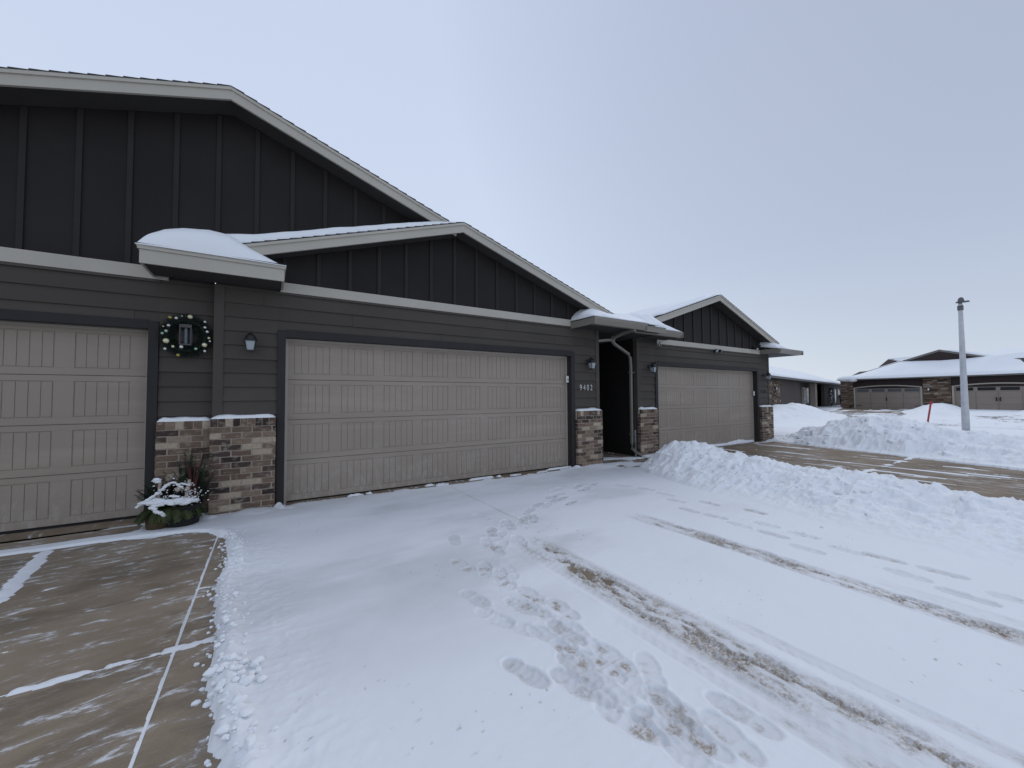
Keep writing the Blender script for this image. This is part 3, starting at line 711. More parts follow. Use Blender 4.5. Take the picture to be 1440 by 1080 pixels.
def gutter(b,x0,x1,y,zb,zt,d=.11):
    """K-style gutter along x, front at y"""
    b.prismx([(y+d,zb),(y+.045,zb),(y+.03,zb+.03),(y+.006,zt-.045),(y,zt-.02),(y,zt),(y+.012,zt),(y+.02,zt-.03),(y+.05,zb+.02),(y+d-.004,zb+.012)][::-1],x0,x1)

D1,D2,D3=6.0,5.9,6.1
# ---------------- left house (unit with the big gable)
h1=empty('townhouse',(-3.5,D1,0)); tag(h1,'left dark grey townhouse with the tallest gable and a cropped garage door','house','attached townhouses of the garage row')
class H_(MB):
    pass
ORG=(-3.5,D1,0)
def mb(): return MB(ORG)
_MB=MB
def MBo(): return _MB(ORG)
class MB(_MB):
    def __init__(s,org=None): _MB.__init__(s,ORG if org is None else org)
b=MB(); siding(b,-9,-6.2,0,2.80,D1); siding(b,-6.2,-1.10,2.19,2.80,D1); siding(b,-1.10,-.58,1.12,2.80,D1)
b.build('siding_wall',M['siding'],h1)
b=MB(); b.box(-9,-6.25,D1+.011,D1+.1,0,2.8); b.box(-6.25,-1.15,D1+.011,D1+.1,2.25,2.8); b.box(-1.15,-.6,D1+.011,D1+.049,-.05,2.93); b.box(-9,-8.9,D1+.1,14,0,3); b.build('wall_sheathing',M['soffit'],h1)
casing(-6.09,-1.195,2.20,D1,h1)
garage_door(-6.07,-1.215,.035,2.195,D1+.12,h1,8,.445,-6.07+.075,.597)
b=MB(); b.box(-9,-1.03,D1-.03,D1+.01,2.785,2.93); b.build('band_board',M['pale'],h1,bevel=.002)
b=MB(); b.box(-9,-1.1,D1-.026,D1-.001,2.755,2.784); b.build('band_trim',M['corner'],h1)
AX,AZ=-.443,5.156; LS,RS=.330,.350
bt=lambda x:(AZ-LS*(AX-x) if x<AX else AZ-RS*(x-AX))-.14
wz=lambda x:bt(x)+.02
batten_wall(h1,[(-9,2.93),(5.6,2.93),(5.6,wz(5.6)),(AX,wz(AX)),(-9,max(2.94,wz(-9)))],D1,-.983-.4045*19,-8.5,5.5,bt,2.93)
XL=-8.6; XR=2.50
rake(h1,XL,AZ-LS*(AX-XL),AX,AZ,XR,AZ-RS*(XR-AX),5.65)
roofslab('roof',h1,XL,AZ-LS*(AX-XL),AX,AZ,XR,AZ-RS*(XR-AX),5.65,13.5)
soffit(h1,XL,AZ-LS*(AX-XL),AX,AZ,XR,AZ-RS*(XR-AX),5.68,5.999)
brick_pier(-1.10,-.6,D1-.09,D1,-.02,1.13,h1,(True,False),3)

# ---------------- middle house
ORG=(2.6,D2,0)
h2o=empty('townhouse',ORG); tag(h2o,'middle dark grey townhouse with low charcoal gable and number 9402 beside its garage door','house','attached townhouses of the garage row')
C2=-.588; XR2=5.82
b=MB(); siding(b,C2+.1,.08,1.1,2.79,D2); siding(b,.08,5.14,2.28,2.79,D2); siding(b,5.14,XR2-.09,1.08,2.79,D2); b.build('siding_wall',M['siding'],h2o)
b=MB(); b.box(C2+.01,.10,D2+.011,D2+.049,-.05,2.913); b.box(XR2-.62,XR2-.012,D2+.0112,D2+.049,2.801,2.913); b.box(.10,5.12,D2+.011,D2+.09,2.25,2.8); b.box(5.12,XR2-.011,D2+.011,D2+.1,-.05,2.8); b.build('wall_sheathing',M['soffit'],h2o)
b=MB(); b.box(C2,C2+.1,D2-.024,D1-.001,1.1,2.79); b.build('corner_board',M['corner'],h2o,bevel=.002); b=MB(); b.box(XR2-.09,XR2,D2-.024,D2+.10,1.08,2.79); b.build('corner_board',M['corner'],h2o,bevel=.002)
casing(.17,5.05,2.19,D2,h2o)
garage_door(.19,5.03,.0,2.185,D2+.12,h2o,8,.445,.272,.597)
b=MB(); b.box(.10,XR2-.62,D2-.03,D2+.01,2.785,2.915); b.build('band_board',M['pale'],h2o,bevel=.002)
b=MB(); b.box(.05,XR2-.1,D2-.026,D2-.001,2.755,2.784); b.build('band_trim',M['corner'],h2o)
ax,az=2.604,4.191; ls,rs=.327,.333
bt2=lambda x:(az-ls*(ax-x) if x<ax else az-rs*(x-ax))-.13
batten_wall(h2o,[(-.5,2.915),(5.8,2.915),(5.8,bt2(5.8)+.02),(ax,bt2(ax)+.02),(-.5,bt2(-.5)+.02)],D2,.551-.4045*2,-.4,5.75,bt2,2.916)
xl,xr=-.75,5.98
rake(h2o,xl,az-ls*(ax-xl),ax,az,xr,az-rs*(xr-ax),5.60)
roofslab('roof',h2o,xl,az-ls*(ax-xl),ax,az,xr,az-rs*(xr-ax),5.60,5.999)
b=MB(); b.prism([(ax,az-.1),(xr+.5,az-rs*(xr+.5-ax)-.1),(xr+.5,az-rs*(xr+.5-ax)),(ax,az-.001)],6.0,13.5); b.build('rear_roof',M['shingle'],h2o)
soffit(h2o,xl,az-ls*(ax-xl),ax,az,xr,az-rs*(xr-ax),5.63,D2-.001)
brick_pier(-.598,.070,D2-.10,D2,-.02,1.15,h2o,(True,True),5)
brick_pier(5.150,5.822,D2-.10,D2,-.02,1.105,h2o,(True,True),8)
# left eave return: boxed fascia, soffit, and its snow
b=MB(); b.box(-1.165,.132,5.40,5.425,2.805,2.95); b.box(-1.165,-1.14,5.426,D1-.03,2.805,2.95); b.box(.107,.132,5.426,D2-.031,2.805,2.95)
fa=b.build('fascia',M['pale'],h2o)
b=MB(); b.box(-1.18,.147,5.385,5.43,2.951,2.99); b.box(-1.18,-1.14,5.4305,D1-.03,2.951,2.99); b.box(.107,.147,5.4305,D2-.031,2.951,2.99); b.build('drip_edge',M['pale'],fa)
b=MB(); b.box(-1.139,.106,5.426,D2-.005,2.806,2.818); b.build('return_soffit',M['soffit'],h2o)
b=MB(); 
b.add([(-1.19,5.37,2.991),(.157,5.37,2.991),(.157,5.89,2.991),(-1.19,5.99,2.991),(-.95,5.99,3.20),(-.25,5.89,3.22)],[(0,1,5,4),(0,4,3),(1,2,5),(3,4,5,2),(0,3,2,1)])
b.build('return_roof',M['shingle'],h2o)
b=MB(); b.box(-1.192,.159,5.372,5.40,2.9915,3.006); b.build('shingle_edge',M['shingle'],h2o)
# snow over the left return, rising onto the main slope
tops=lambda x: float(np.interp(x,[-1.2,-1.16,-1.10,-1.0,-.85,-.62,-.42,-.30,-.10,.05,.13],[3.05,3.13,3.21,3.28,3.33,3.365,3.345,3.26,3.15,3.055,3.0]))
def botL(x,y):
    t=min(1,max(0,(y-5.37)/.5)); e=min(1,max(0,(x+1.19)/.25)); e2=min(1,max(0,(.16-x)/.45)); return 2.992+.16*t*min(e,e2)
def topL(x,y):
    t=min(1,max(0,(y-5.36)/.36)); zz=tops(x); full=zz-botL(x,y)
    return max(.004,full*(.45+.55*math.sin(t*pi/2)))+.008*nz(x*3,y*3,5)
snow_patch(h2o,-1.195,.15,5.37,5.985,topL,botL,80,34,edge=(.07,.03,.09,.0))
# thin blanket on the narrow front slope left of the ridge
zl=lambda x:az-ls*(ax-x)
def lowE(x): return 5.60+.02+.05*max(0,min(1,(x-.0)/1.0))*0+.03*nz(x*2,1,9)
def topS(x,y):
    th=float(np.interp(x,[-.6,-.2,.3,1,1.7,2.2,2.5],[.18,.135,.125,.11,.095,.075,.04]))
    d=(y-5.60-.012*(1+nz(x*4,0,11))-.05*max(0,min(1,(1.6-x)/1.8))*.6)/.07
    return th*math.sqrt(max(0,1-(1-min(1,max(0,d)))**2))*(1+.1*nz(x*3,y*3,12))+.001
snow_patch(h2o,-.72,2.56,5.585,5.99,topS,lambda x,y:zl(x)+.012,150,24,edge=(.05,.25,0,0))
# right eave return with gutter
b=MB(); gutter(b,5.07,6.50,5.19,2.735,2.865); gl=b.build('gutter',M['gutter'],h2o)
b=MB(); b.box(5.05,5.069,5.19,D2-.031,2.735,2.865); b.build('gutter_end',M['gutter'],gl); b=MB(); b.box(6.501,6.515,5.19,5.30,2.735,2.865); b.build('gutter_end',M['gutter'],gl)
b=MB(); b.box(5.07,7.25,5.301,5.32,2.735,2.86); b.build('fascia',M['gutter'],h2o)
b=MB(); b.box(5.07,7.22,5.321,9.5,2.760,2.772); b.build('return_soffit',M['soffit'],h2o)
def roofR(x,y): # hip-ended return roof, merging to the right with the alcove roof
    base=2.885; a=min(.30,max(0,(y-5.27)*.36)); e=max(0,min(1,(x-5.04)/.6)); return base+a*e
def topR(x,y):
    th=float(np.interp(x,[5.0,5.08,5.2,5.38,5.55,5.75,6.0,6.4,6.55],[.0,.06,.12,.17,.12,.07,.06,.07,.09]))
    th2=.10+.03*nz(x*2,y*2,19)
    m_=min(1,max(0,(y-5.27)/.35))
    return (th+.03*nz(x*5,y*5,20))*(.4+.6*m_)+.01
b=MB(); b.add([(5.04,5.26,2.87),(7.2,5.26,2.87),(7.2,6.3,3.2),(5.6,6.3,3.2),(5.04,D2-.03,2.87)],[(0,1,2,3),(0,3,4)]); b.build('return_roof',M['shingle'],h2o)
snow_patch(h2o,5.06,6.62,5.22,5.89,topR,roofR,70,30,edge=(.05,.12,.08,.0))
# alcove
b=MB(); siding(b,0,0.001,0,0.001,0) if False else None
def siding_x(b,y0,y1,z0,z1,x,face,ph=1.363,ex=.1743):
    k=math.floor((z0-ph)/ex)
    while ph+k*ex<z1-1e-6:
        a=max(z0,ph+k*ex); c=min(z1,ph+(k+1)*ex)
        if c-a>.004:
            xa=x+face*.013; xc=x+face*.001
            b.add([(xa,y0,a),(xa,y1,a),(xc,y1,c),(xc,y0,c),(x-face*.01,y0,a),(x-face*.01,y1,a)],[(0,1,2,3) if face>0 else (3,2,1,0),(0,4,5,1)])
        k+=1
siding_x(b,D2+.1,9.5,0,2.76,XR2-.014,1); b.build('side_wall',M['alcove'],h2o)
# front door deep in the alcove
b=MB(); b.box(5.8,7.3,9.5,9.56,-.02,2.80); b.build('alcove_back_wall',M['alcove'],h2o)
b=MB(); b.box(6.05,6.97,9.44,9.499,.03,2.10); fd=b.build('front_door',M['casing'],h2o,bevel=.004)
b=MB(); b.ball((6.9,9.40,1.0),.03); b.build('door_knob',M['darkmetal'],fd,smooth=True)

# ---------------- right house
ORG=(10.2,D3,0)
h3=empty('townhouse',ORG); tag(h3,'dark grey townhouse at the right end of the row with snow covered gable roof','house','attached townhouses of the garage row')
XA,XB=7.226,13.40
b=MB(); siding(b,XA+.08,7.86,1.06,2.665,D3,1.33); siding(b,7.86,12.72,2.22,2.665,D3,1.33); siding(b,12.72,XB-.08,1.03,2.665,D3,1.33); b.build('siding_wall',M['siding'],h3)
b=MB(); b.box(XA+.012,7.89,D3+.011,D3+.049,-.05,2.78); b.box(12.70,XB-.01,D3+.0112,D3+.049,2.801,2.9); b.box(7.89,12.70,D3+.011,D3+.1,2.2,2.8); b.box(12.70,XB-.01,D3+.011,D3+.1,-.05,2.8); b.box(XB-.1,XB-.01,D3+.1,13.5,-.05,2.9); b.build('wall_sheathing',M['soffit'],h3)
b=MB(); b.box(XA,XA+.08,D3-.024,D3+.09,1.0,2.665); b.build('corner_board',M['corner'],h3,bevel=.002); b=MB(); b.box(XB-.08,XB,D3-.024,D3+.09,1.0,2.665); b.build('corner_board',M['corner'],h3,bevel=.002)
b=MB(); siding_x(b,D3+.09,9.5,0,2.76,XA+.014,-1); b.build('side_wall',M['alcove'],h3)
casing(7.955,12.63,2.125,D3,h3)
garage_door(7.975,12.61,-.01,2.12,D3+.12,h3,8,.43,8.04,.575)
b=MB(); b.box(8.0,XB-.5,D3-.03,D3+.01,2.66,2.785); b.build('band_board',M['pale'],h3,bevel=.002)
b=MB(); b.box(XA+.1,XB-.1,D3-.026,D3-.001,2.63,2.659); b.build('band_trim',M['corner'],h3)
ax3,az3=10.26,4.107; l3,r3=.333,.345
bt3=lambda x:(az3-l3*(ax3-x) if x<ax3 else az3-r3*(x-ax3))-.13
batten_wall(h3,[(7.5,2.785),(13.3,2.785),(13.3,bt3(13.3)+.02),(ax3,bt3(ax3)+.02),(7.5,bt3(7.5)+.02)],D3,8.67-.4045*2,7.6,13.25,bt3,2.786)
x3a,x3b=7.45,13.45
rake(h3,x3a,az3-l3*(ax3-x3a),ax3,az3,x3b,az3-r3*(x3b-ax3),5.80)
roofslab('roof',h3,6.6,az3-l3*(ax3-6.6),ax3,az3,13.9,az3-r3*(13.9-ax3),6.12,13.0)
roofslab('front_roof',h3,x3a,az3-l3*(ax3-x3a),ax3,az3,x3b,az3-r3*(x3b-ax3),5.80,6.119)
soffit(h3,x3a,az3-l3*(ax3-x3a),ax3,az3,x3b,az3-r3*(x3b-ax3),5.83,D3-.001)
brick_pier(7.23,7.85,D3-.10,D3,-.02,1.085,h3,(True,True),12)
brick_pier(12.735,13.43,D3-.10,D3,-.02,1.04,h3,(True,True),15)
# left return with gutter + right return
b=MB(); gutter(b,6.53,8.12,5.49,2.74,2.87); g3=b.build('gutter',M['gutter'],h3)
b=MB(); b.box(8.121,8.14,5.49,D3-.031,2.74,2.87); b.build('gutter_end',M['gutter'],g3)
b=MB(); b.box(7.24,8.12,5.61,D3-.03,2.745,2.757); b.build('return_soffit',M['soffit'],h3); b=MB(); b.box(12.87,14.30,5.61,9,2.66,2.672); b.build('return_soffit',M['soffit'],h3)
b=MB(); gutter(b,12.86,14.32,5.49,2.66,2.79); g4=b.build('gutter',M['gutter'],h3)
b=MB(); b.box(12.84,12.859,5.49,D3-.031,2.66,2.79); b.build('gutter_end',M['gutter'],g4); b=MB(); b.box(14.321,14.34,5.49,9,2.66,2.79); b.build('gutter_end',M['gutter'],g4)
b=MB(); b.add([(7.21,5.58,2.88),(8.14,5.58,2.88),(8.14,D3-.03,2.88),(7.5,D3,3.1),(7.21,D3,3.05)],[(0,1,3,4),(1,2,3)]); b.build('return_roof',M['shingle'],h3); b=MB(); b.add([(12.86,5.58,2.80),(14.33,5.58,2.80),(13.6,D3+.3,3.0),(13.1,D3,2.98),(12.86,D3-.03,2.80),(14.33,9,2.80),(13.6,9,3.02)],[(0,1,2,3),(0,3,4),(1,5,6,2)]); b.build('return_roof',M['shingle'],h3)
def roofU3(x,y): return az3-l3*(ax3-x)+.014
def topU3(x,y): return .085*(1+.25*nz(x*1.1,y*1.1,31))
snow_patch(h3,6.35,10.27,6.0,12.8,topU3,roofU3,50,50,edge=(.15,.10,.08,.1))
snow_patch(h3,7.9,10.22,5.835,6.06,lambda x,y:.05*(1+.3*nz(x*2,y*2,33)),roofU3,50,8,edge=(.1,.12,.08,0))
snow_patch(h3,10.29,13.7,6.3,12.8,topU3,lambda x,y:az3-r3*(x-ax3)+.014,40,40,edge=(.10,.15,.1,.1))
def roofV(x,y): return 2.885+.33*max(0,y-5.6)*min(1,max(.0,(8.2-x)/.7))
def topV(x,y):
    th=float(np.interp(x,[6.4,6.7,6.95,7.1,7.37,7.6,7.75,8.0,8.13],[.06,.10,.16,.24,.30,.24,.19,.08,.0])); m_=min(1,max(0,(y-5.55)/.3))
    return (th+.03*nz(x*4,y*4,37))*(.4+.6*m_)+.01
snow_patch(h3,6.45,8.14,5.52,6.09,topV,roofV,80,26,edge=(.05,.05,.08,0))
def topW(x,y):
    th=float(np.interp(x,[12.86,13.0,13.2,13.5,13.9,14.2],[.04,.17,.20,.10,.03,.0])); m_=min(1,max(0,(y-5.6)/.3)); return th*(.4+.6*m_)+.006
snow_patch(h3,12.88,14.2,5.58,6.5,topW,lambda x,y:2.80+.2*max(0,min(.5,y-5.58))*min(1,max(0,(14.3-x)/.7)),40,20,edge=(.05,.2,.08,.0))
# alcove roof bridging the two houses
b=MB(); b.box(6.9,7.22,5.62,9.5,2.79,2.80); b.build('alcove_ceiling',M['soffit'],h3)
def roofA(x,y): return 2.90+.29*(y-5.3) if y<7 else 3.393
b=MB(); b.add([(5.5,5.9,3.0),(7.4,5.9,3.0),(8.2,9.0,3.45),(5.7,9.0,3.45)],[(0,1,2,3)]); b.build('valley_roof',M['shingle'],h3)
snow_patch(h3,5.66,7.6,5.85,9.0,lambda x,y:.11*(1+.2*nz(x,y,41)),lambda x,y:3.0+.145*(y-5.9)+.01,40,40,edge=(.12,.05,.1,.0))
# downspout on the alcove wall
dsr=empty('downspout',(7.14,6.19,0)); tag(dsr,'taupe rain downspout with a kinked top in front of the dark entry alcove','downspout')
ORG=(7.14,6.19,0)
b=MB(); b.tube([(6.21,5.26,2.725),(6.24,5.60,2.70),(6.28,5.88,2.655),(6.33,5.95,2.62)],.03,sq=(.030,.024)); b.build('outlet_pipe',M['gutter'],dsr)
b=MB(); b.tube([(5.835,5.96,2.555),(6.15,5.965,2.60),(6.285,5.965,2.615)],.03,sq=(.026,.026)); b.build('branch_pipe',M['gutter'],dsr)
b=MB(); b.tube([(6.30,5.96,2.70),(6.30,5.96,2.60),(6.40,5.98,2.53),(6.75,6.08,2.44),(7.06,6.17,2.36),(7.13,6.19,2.28),(7.14,6.19,2.1),(7.14,6.19,.30),(7.14,6.17,.17),(7.17,6.08,.09),(7.20,5.97,.05)],.035,sq=(.029,.026)); b.build('vertical_pipe',M['gutter'],dsr,bevel=.006)
b=MB(); b.box(7.100,7.225,6.150,6.232,1.93,1.95); b.build('strap',M['gutter'],dsr); b=MB(); b.box(7.100,7.225,6.150,6.232,.5,.52); b.build('strap',M['gutter'],dsr)

# ------------------------------------------------------------------ wall lanterns
def lantern(x,y,z,label):
    global ORG
    ORG=(x,y,z); t=empty('wall_lantern',ORG); tag(t,label,'wall lamp','black coach lanterns beside the garage doors')
    b=MB(); b.lathe([(.0,0),(.052,.0),(.055,.008),(.045,.02),(.02,.028),(0,.03)],x,y,z+.03,20,ax='y'); 
    b.build('backplate',M['black'],t,smooth=False,bevel=.001)
    b=MB(); b.tube([(x,y-.02,z+.03),(x,y-.05,z+.085),(x,y-.09,z+.118),(x,y-.13,z+.125),(x,y-.135,z+.10)],.008,8); b.tube([(x,y-.02,z+.02),(x,y-.045,z-.005),(x,y-.07,z+.005),(x,y-.065,z+.03)],.005,8); b.build('arm',M['black'],t,smooth=True)
    cy=y-.135
    b=MB(); b.lathe([(.070,.0),(.072,.010),(.060,.022),(.055,.045),(.042,.068),(.022,.085),(.008,.092),(.008,.104),(.012,.110),(.006,.120),(0,.122)],x,cy,z+.012,20); b.build('cap',M['black'],t,smooth=True)
    # tapered body: four panes in a frame
    def ring(h,a): return [(x-a,cy-a,h),(x+a,cy-a,h),(x+a,cy+a,h),(x-a,cy+a,h)]
    T=ring(z+.012,.056); B=ring(z-.108,.038)
    b=MB(); 
    for k in range(4): b.tube([B[k],T[k]],.0048,6)
    b.box(x-.043,x+.043,cy-.043,cy+.043,z-.120,z-.106); b.box(x-.03,x+.03,cy-.03,cy+.03,z-.130,z-.1202); b.box(x-.062,x+.062,cy-.062,cy+.062,z+.004,z+.0125); b.build('cage',M['black'],t)
    b=MB(); T=ring(z+.006,.051); B=ring(z-.106,.034); b.add(B+T,[(0,1,5,4),(1,2,6,5),(2,3,7,6),(3,0,4,7)]); b.build('glass',M['frost'],t)
    return t
lantern(-.211,D2-.013,2.095,'black coach lantern on grey siding between the wreath and the middle garage door')
lantern(5.50,D2-.013,2.06,'black coach lantern above the number 9402, left of the dark entry alcove')
lantern(7.64,D3-.013,2.06,'black coach lantern on the short wall between the entry alcove and the right garage door')
lantern(13.08,D3-.013,1.99,'black coach lantern at the far right corner of the row, beyond the right garage door')

# ------------------------------------------------------------------ wreath round a slim lantern
wx,wz_,wy=-.850,2.138,D1-.075
ORG=(wx,wy,wz_); wr=empty('wreath',ORG); tag(wr,'round green wreath with cream and silver baubles, hung around a slim wall light','wreath')
b=MB(); rw=random.Random(9)
for k in range(7000):
    a=rw.uniform(0,2*pi); ph=rw.uniform(0,2*pi); R0=.176
    rr0=.068*math.sqrt(rw.random()); cx=(R0+rr0*cos(ph)); 
    p=Vector((wx+cx*cos(a),wy-rr0*sin(ph)*.9,wz_+cx*sin(a)*1.03))
    d=Vector((cos(a)*cos(ph)+rw.gauss(0,.5)-sin(a)*.5,-sin(ph)-.15+rw.gauss(0,.4),sin(a)*cos(ph)+rw.gauss(0,.5)+cos(a)*.5)).normalized()
    if p.y+d.y*.04>D1-.012: d.y=-abs(d.y)
    l=rw.uniform(.022,.042); s=d.cross(Vector((rw.random(),rw.random(),rw.random()))).normalized()*.0017
    q=p+d*l; b.add([p-s,p+s,q+s*.4,q-s*.4],[(0,1,2,3)])
b.lathe([(.165,-.01),(.19,-.01),(.19,.012),(.165,.012),(.165,-.01)],wx,wy,wz_,36,ax='y',cap=False)
b.build('greenery',M['firdark'],wr)
for i,(cx,cy,r_,m_) in enumerate([(560,130,.018,'goldd'),(640,132,.015,'silver'),(715,98,.008,'greenb'),(825,100,.023,'gold'),(1028,155,.013,'silver'),(1030,238,.014,'silver'),(1062,298,.014,'silver'),(1087,390,.013,'gold'),(1102,435,.010,'silver'),(1028,495,.024,'gold'),(1033,583,.014,'silver'),(910,556,.014,'greenb'),(715,538,.018,'silver'),(605,538,.014,'gold'),(503,575,.014,'silver'),(675,658,.017,'goldd'),(515,463,.027,'gold'),(463,360,.013,'greenb'),(512,325,.016,'greenb'),(543,243,.015,'silver'),(475,263,.008,'gold')]):
    dx=(cx-778)*.00064*1.02; dz=-(cy-367)*.00079+.0*dx
    b=MB(); b.ball((wx+.01+dx*1.04,wy-.064,wz_+dz*1.04),r_*1.12,14,10); b.build('bauble',M[m_],wr,smooth=True)
ORG=(wx,D1,wz_); sl_=empty('wall_light',ORG); tag(sl_,'slim rectangular pewter wall light showing in the middle of the wreath','wall lamp')
b=MB(); b.box(wx-.056,wx+.056,D1-.022,D1-.014,wz_-.12,wz_+.13); b.build('backplate',M['lanternframe'],sl_)
b=MB(); 
for sx_ in(-1,1):
    for sy in (D1-.13,D1-.04): b.box(wx+sx_*.05-.006,wx+sx_*.05+.006,sy-.006,sy+.006,wz_-.10,wz_+.09)
b.box(wx-.057,wx+.057,D1-.137,D1-.023,wz_+.0905,wz_+.128); b.box(wx-.057,wx+.057,D1-.137,D1-.023,wz_-.118,wz_-.1005); b.build('frame',M['lanternframe'],sl_,bevel=.001)
b=MB(); b.lathe([(.020,0),(.020,.188)],wx,D1-.085,wz_-.099,20); b.build('glass_tube',M['dimglass'],sl_,smooth=False)
b=MB(); b.box(wx-.044,wx+.044,D1-.045,D1-.036,wz_-.1,wz_+.09); b.build('inner_plate',M['black'],sl_)

# ------------------------------------------------------------------ small fittings
def digits(txt,x,y,z,h,m,name_label,track=1.15):
    global ORG
    ORG=(x,y,z); t=empty('house_number',ORG); tag(t,name_label,'house number')
    cx=x
    for ch in txt:
        cu=bpy.data.curves.new('digit','FONT'); cu.body=ch; cu.size=h*1.45; cu.extrude=.004; cu.offset=-.0012; cu.space_character=1
        ob=bpy.data.objects.new('tmp',cu); col.objects.link(ob); bpy.context.view_layer.update()
        me_=bpy.data.meshes.new_from_object(ob.evaluated_get(bpy.context.evaluated_depsgraph_get())); bpy.data.objects.remove(ob)
        d=bpy.data.objects.new('digit',me_); col.objects.link(d); me_.materials.clear(); me_.materials.append(m); d.parent=t
        d.rotation_euler=(pi/2,0,0); d.location=(cx-x,-.008,0); d.scale=(.75,1,1)
        cx+=h*track*.72
    return t
digits('9402',5.275,D2-.012,1.515,.115,M['digit'],'brushed metal house number 9402 on grey siding left of the alcove')
digits('9400',12.86,D3-.012,1.46,.11,M['ddigit'],'black house number on siding under the far right coach lantern')
def sensor(x,y,z,label):
    global ORG
    ORG=(x,y,z); t=empty('door_sensor',ORG); tag(t,label,'sensor')
    b=MB(); b.box(x-.028,x+.028,y-.03,y,z-.065,z+.065); b.build('housing',M['white'],t,bevel=.008)
    b=MB(); b.box(x-.012,x+.012,y-.0325,y-.0302,z-.03,z+.01); b.build('button',M['fargut'],t)
sensor(5.022,D2+.07,1.735,'white plastic keypad on the right jamb of the middle garage door')
sensor(12.60,D3+.07,1.45,'white plastic keypad on the right jamb of the right garage door')
def camera_fit(x,y,z,label):
    global ORG
    ORG=(x,y,z); t=empty('security_camera',ORG); tag(t,label,'camera')
    b=MB(); b.box(x-.04,x+.26,y-.010,y+.010,z+.098,z+.11); b.box(x-.045,x-.025,y-.012,y+.012,z+.02,z+.0935); b.build('bracket',M['white'],t,bevel=.002)
    b=MB(); b.tube([(x+.03,y+.03,z+.03),(x-.02,y-.07,z-.015)],.032,14); b.build('body',M['white'],t,bevel=.006)
    b=MB(); b.tube([(x-.02,y-.0705,z-.0153),(x-.022,y-.076,z-.0175)],.022,14); b.build('lens',M['black'],t)
camera_fit(7.86,D3-.14,2.62,'white security camera under the eave left of the right garage door')
def flood(x,y,z,label,up=0):
    global ORG
    ORG=(x,y,z); t=empty('flood_light',ORG); tag(t,label,'flood light')
    b=MB(); b.lathe([(.05,0),(.05,.02),(.02,.035),(.018,.06)],x,y,z,18,ax='y'); b.build('base',M['black'],t)
    for s in (-1,1):
        b=MB(); b.tube([(x,y-.045,z),(x+s*.05,y-.06,z+.01),(x+s*.085,y-.09,z+.01+up*s)],.010,8); b.tube([(x+s*.075,y-.07,z+.012+up*s),(x+s*.105,y-.14,z-.012+up*s)],.034,12,r1=.045); hd=b.build('lamp_head',M['black'],t)
        b=MB(); b.tube([(x+s*.1055,y-.1410,z-.0125+up*s),(x+s*.107,y-.1445,z-.0140+up*s)],.036,12); b.build('lens',M['frost'],hd)
flood(10.40,D3-.016,2.62,'black twin flood light on the band above the middle of the right garage door')
flood(12.50,D3-.035,2.84,'black flood light at the right end of the smallest gable beside the eave',.05)

# ------------------------------------------------------------------ winter planter
px_,py_=-.865,5.60; ORG=(px_,py_,0); pl=empty('planter',ORG); tag(pl,'black pot of snow-dusted evergreen boughs, birch and red twigs against the brick','planter')
rp=random.Random(21)
b=MB(); b.lathe([(.12,0),(.15,.02),(.175,.20),(.185,.225),(.17,.23),(.165,.20)],px_+.06,py_,.0,28); b.build('pot',M['pot'],pl,smooth=False)
b=MB(); b.lathe([(.075,0),(.10,.02),(.11,.16),(.10,.17)],px_-.13,py_-.03,.0,22); b.build('small_pot',M['burlap'],pl,smooth=True)
def bough(b,p,d,l,droop,nw,nl,wd=.0022,n=12):
    p=Vector(p); d=Vector(d).normalized(); q=p.copy()
    for i in range(n):
        d=(d+Vector((0,0,-droop/n))).normalized(); q2=q+d*l/n; sd_=d.cross(Vector((0,0,1)))
        if sd_.length<.1: sd_=Vector((1,0,0))
        sd_.normalize(); up=sd_.cross(d)
        b.add([q-sd_*.002,q+sd_*.002,q2+sd_*.002,q2-sd_*.002],[(0,1,2,3)])
        for k in range(nw):
            s=-1 if k%2 else 1
            dd=(d*.75+sd_*s*rp.uniform(.4,1)+up*rp.uniform(-.4,.5)).normalized(); L0=nl*rp.uniform(.6,1.1)*(1-.4*i/n); o_=q.lerp(q2,rp.random()); e=o_+dd*L0; w2=dd.cross(up).normalized()*wd
            b.add([o_-w2,o_+w2,e+w2*.3,e-w2*.3],[(0,1,2,3)])
        q=q2
    return q
tips=[]
b=MB()
for k in range(90):
    a=rp.uniform(0,2*pi); l=rp.uniform(.17,.27)
    p0=(px_-.02+.10*cos(a),py_+.06*sin(a),.235); tips.append(((px_-.02+(.10+l*.55)*cos(a)),(py_+(.06+l*.45)*sin(a)-.02)))
    bough(b,p0,(cos(a),sin(a)*.8-.1,.42),l,2.1,11,.055,.0028)
b.build('drooping_boughs',M['cedar'],pl)
b=MB()
for k in range(200):
    if k<140: x0=rp.uniform(.05,.21); h=rp.uniform(.15,.50); d=(rp.gauss(.10,.30),rp.uniform(-.25,.10),1); z0=rp.uniform(.08,.34)
    else: x0=rp.uniform(-.22,.06); h=rp.uniform(.16,.30); d=(rp.gauss(-.15,.4),rp.uniform(-.1,.15),.9); z0=rp.uniform(.18,.28)
    bough(b,(px_+x0,py_+.08,z0),d,h,.25,9,.045,.0022)
for k in range(5): bough(b,(px_-.12,py_+.05,.28),(-1,.05,.45+.1*k),.20,.5,10,.045,.0022)
b.build('fir_boughs',M['fir'],pl)
b=MB()
for k in range(11):
    a=rp.uniform(-.07,.07); b.tube([(px_+.14,py_+.02,.2),(px_+.15+a*.4,py_+.01,.45),(px_+.16+a,py_+rp.uniform(-.04,.04),rp.uniform(.62,.76))],.0045,6,r1=.0025)
b.build('red_twigs',M['twig'],pl,smooth=True)
b=MB(); b.tube([(px_+.08,py_-.06,.2),(px_+.125,py_-.06,.50)],.014,10); b.build('birch_stick',M['birch'],pl)
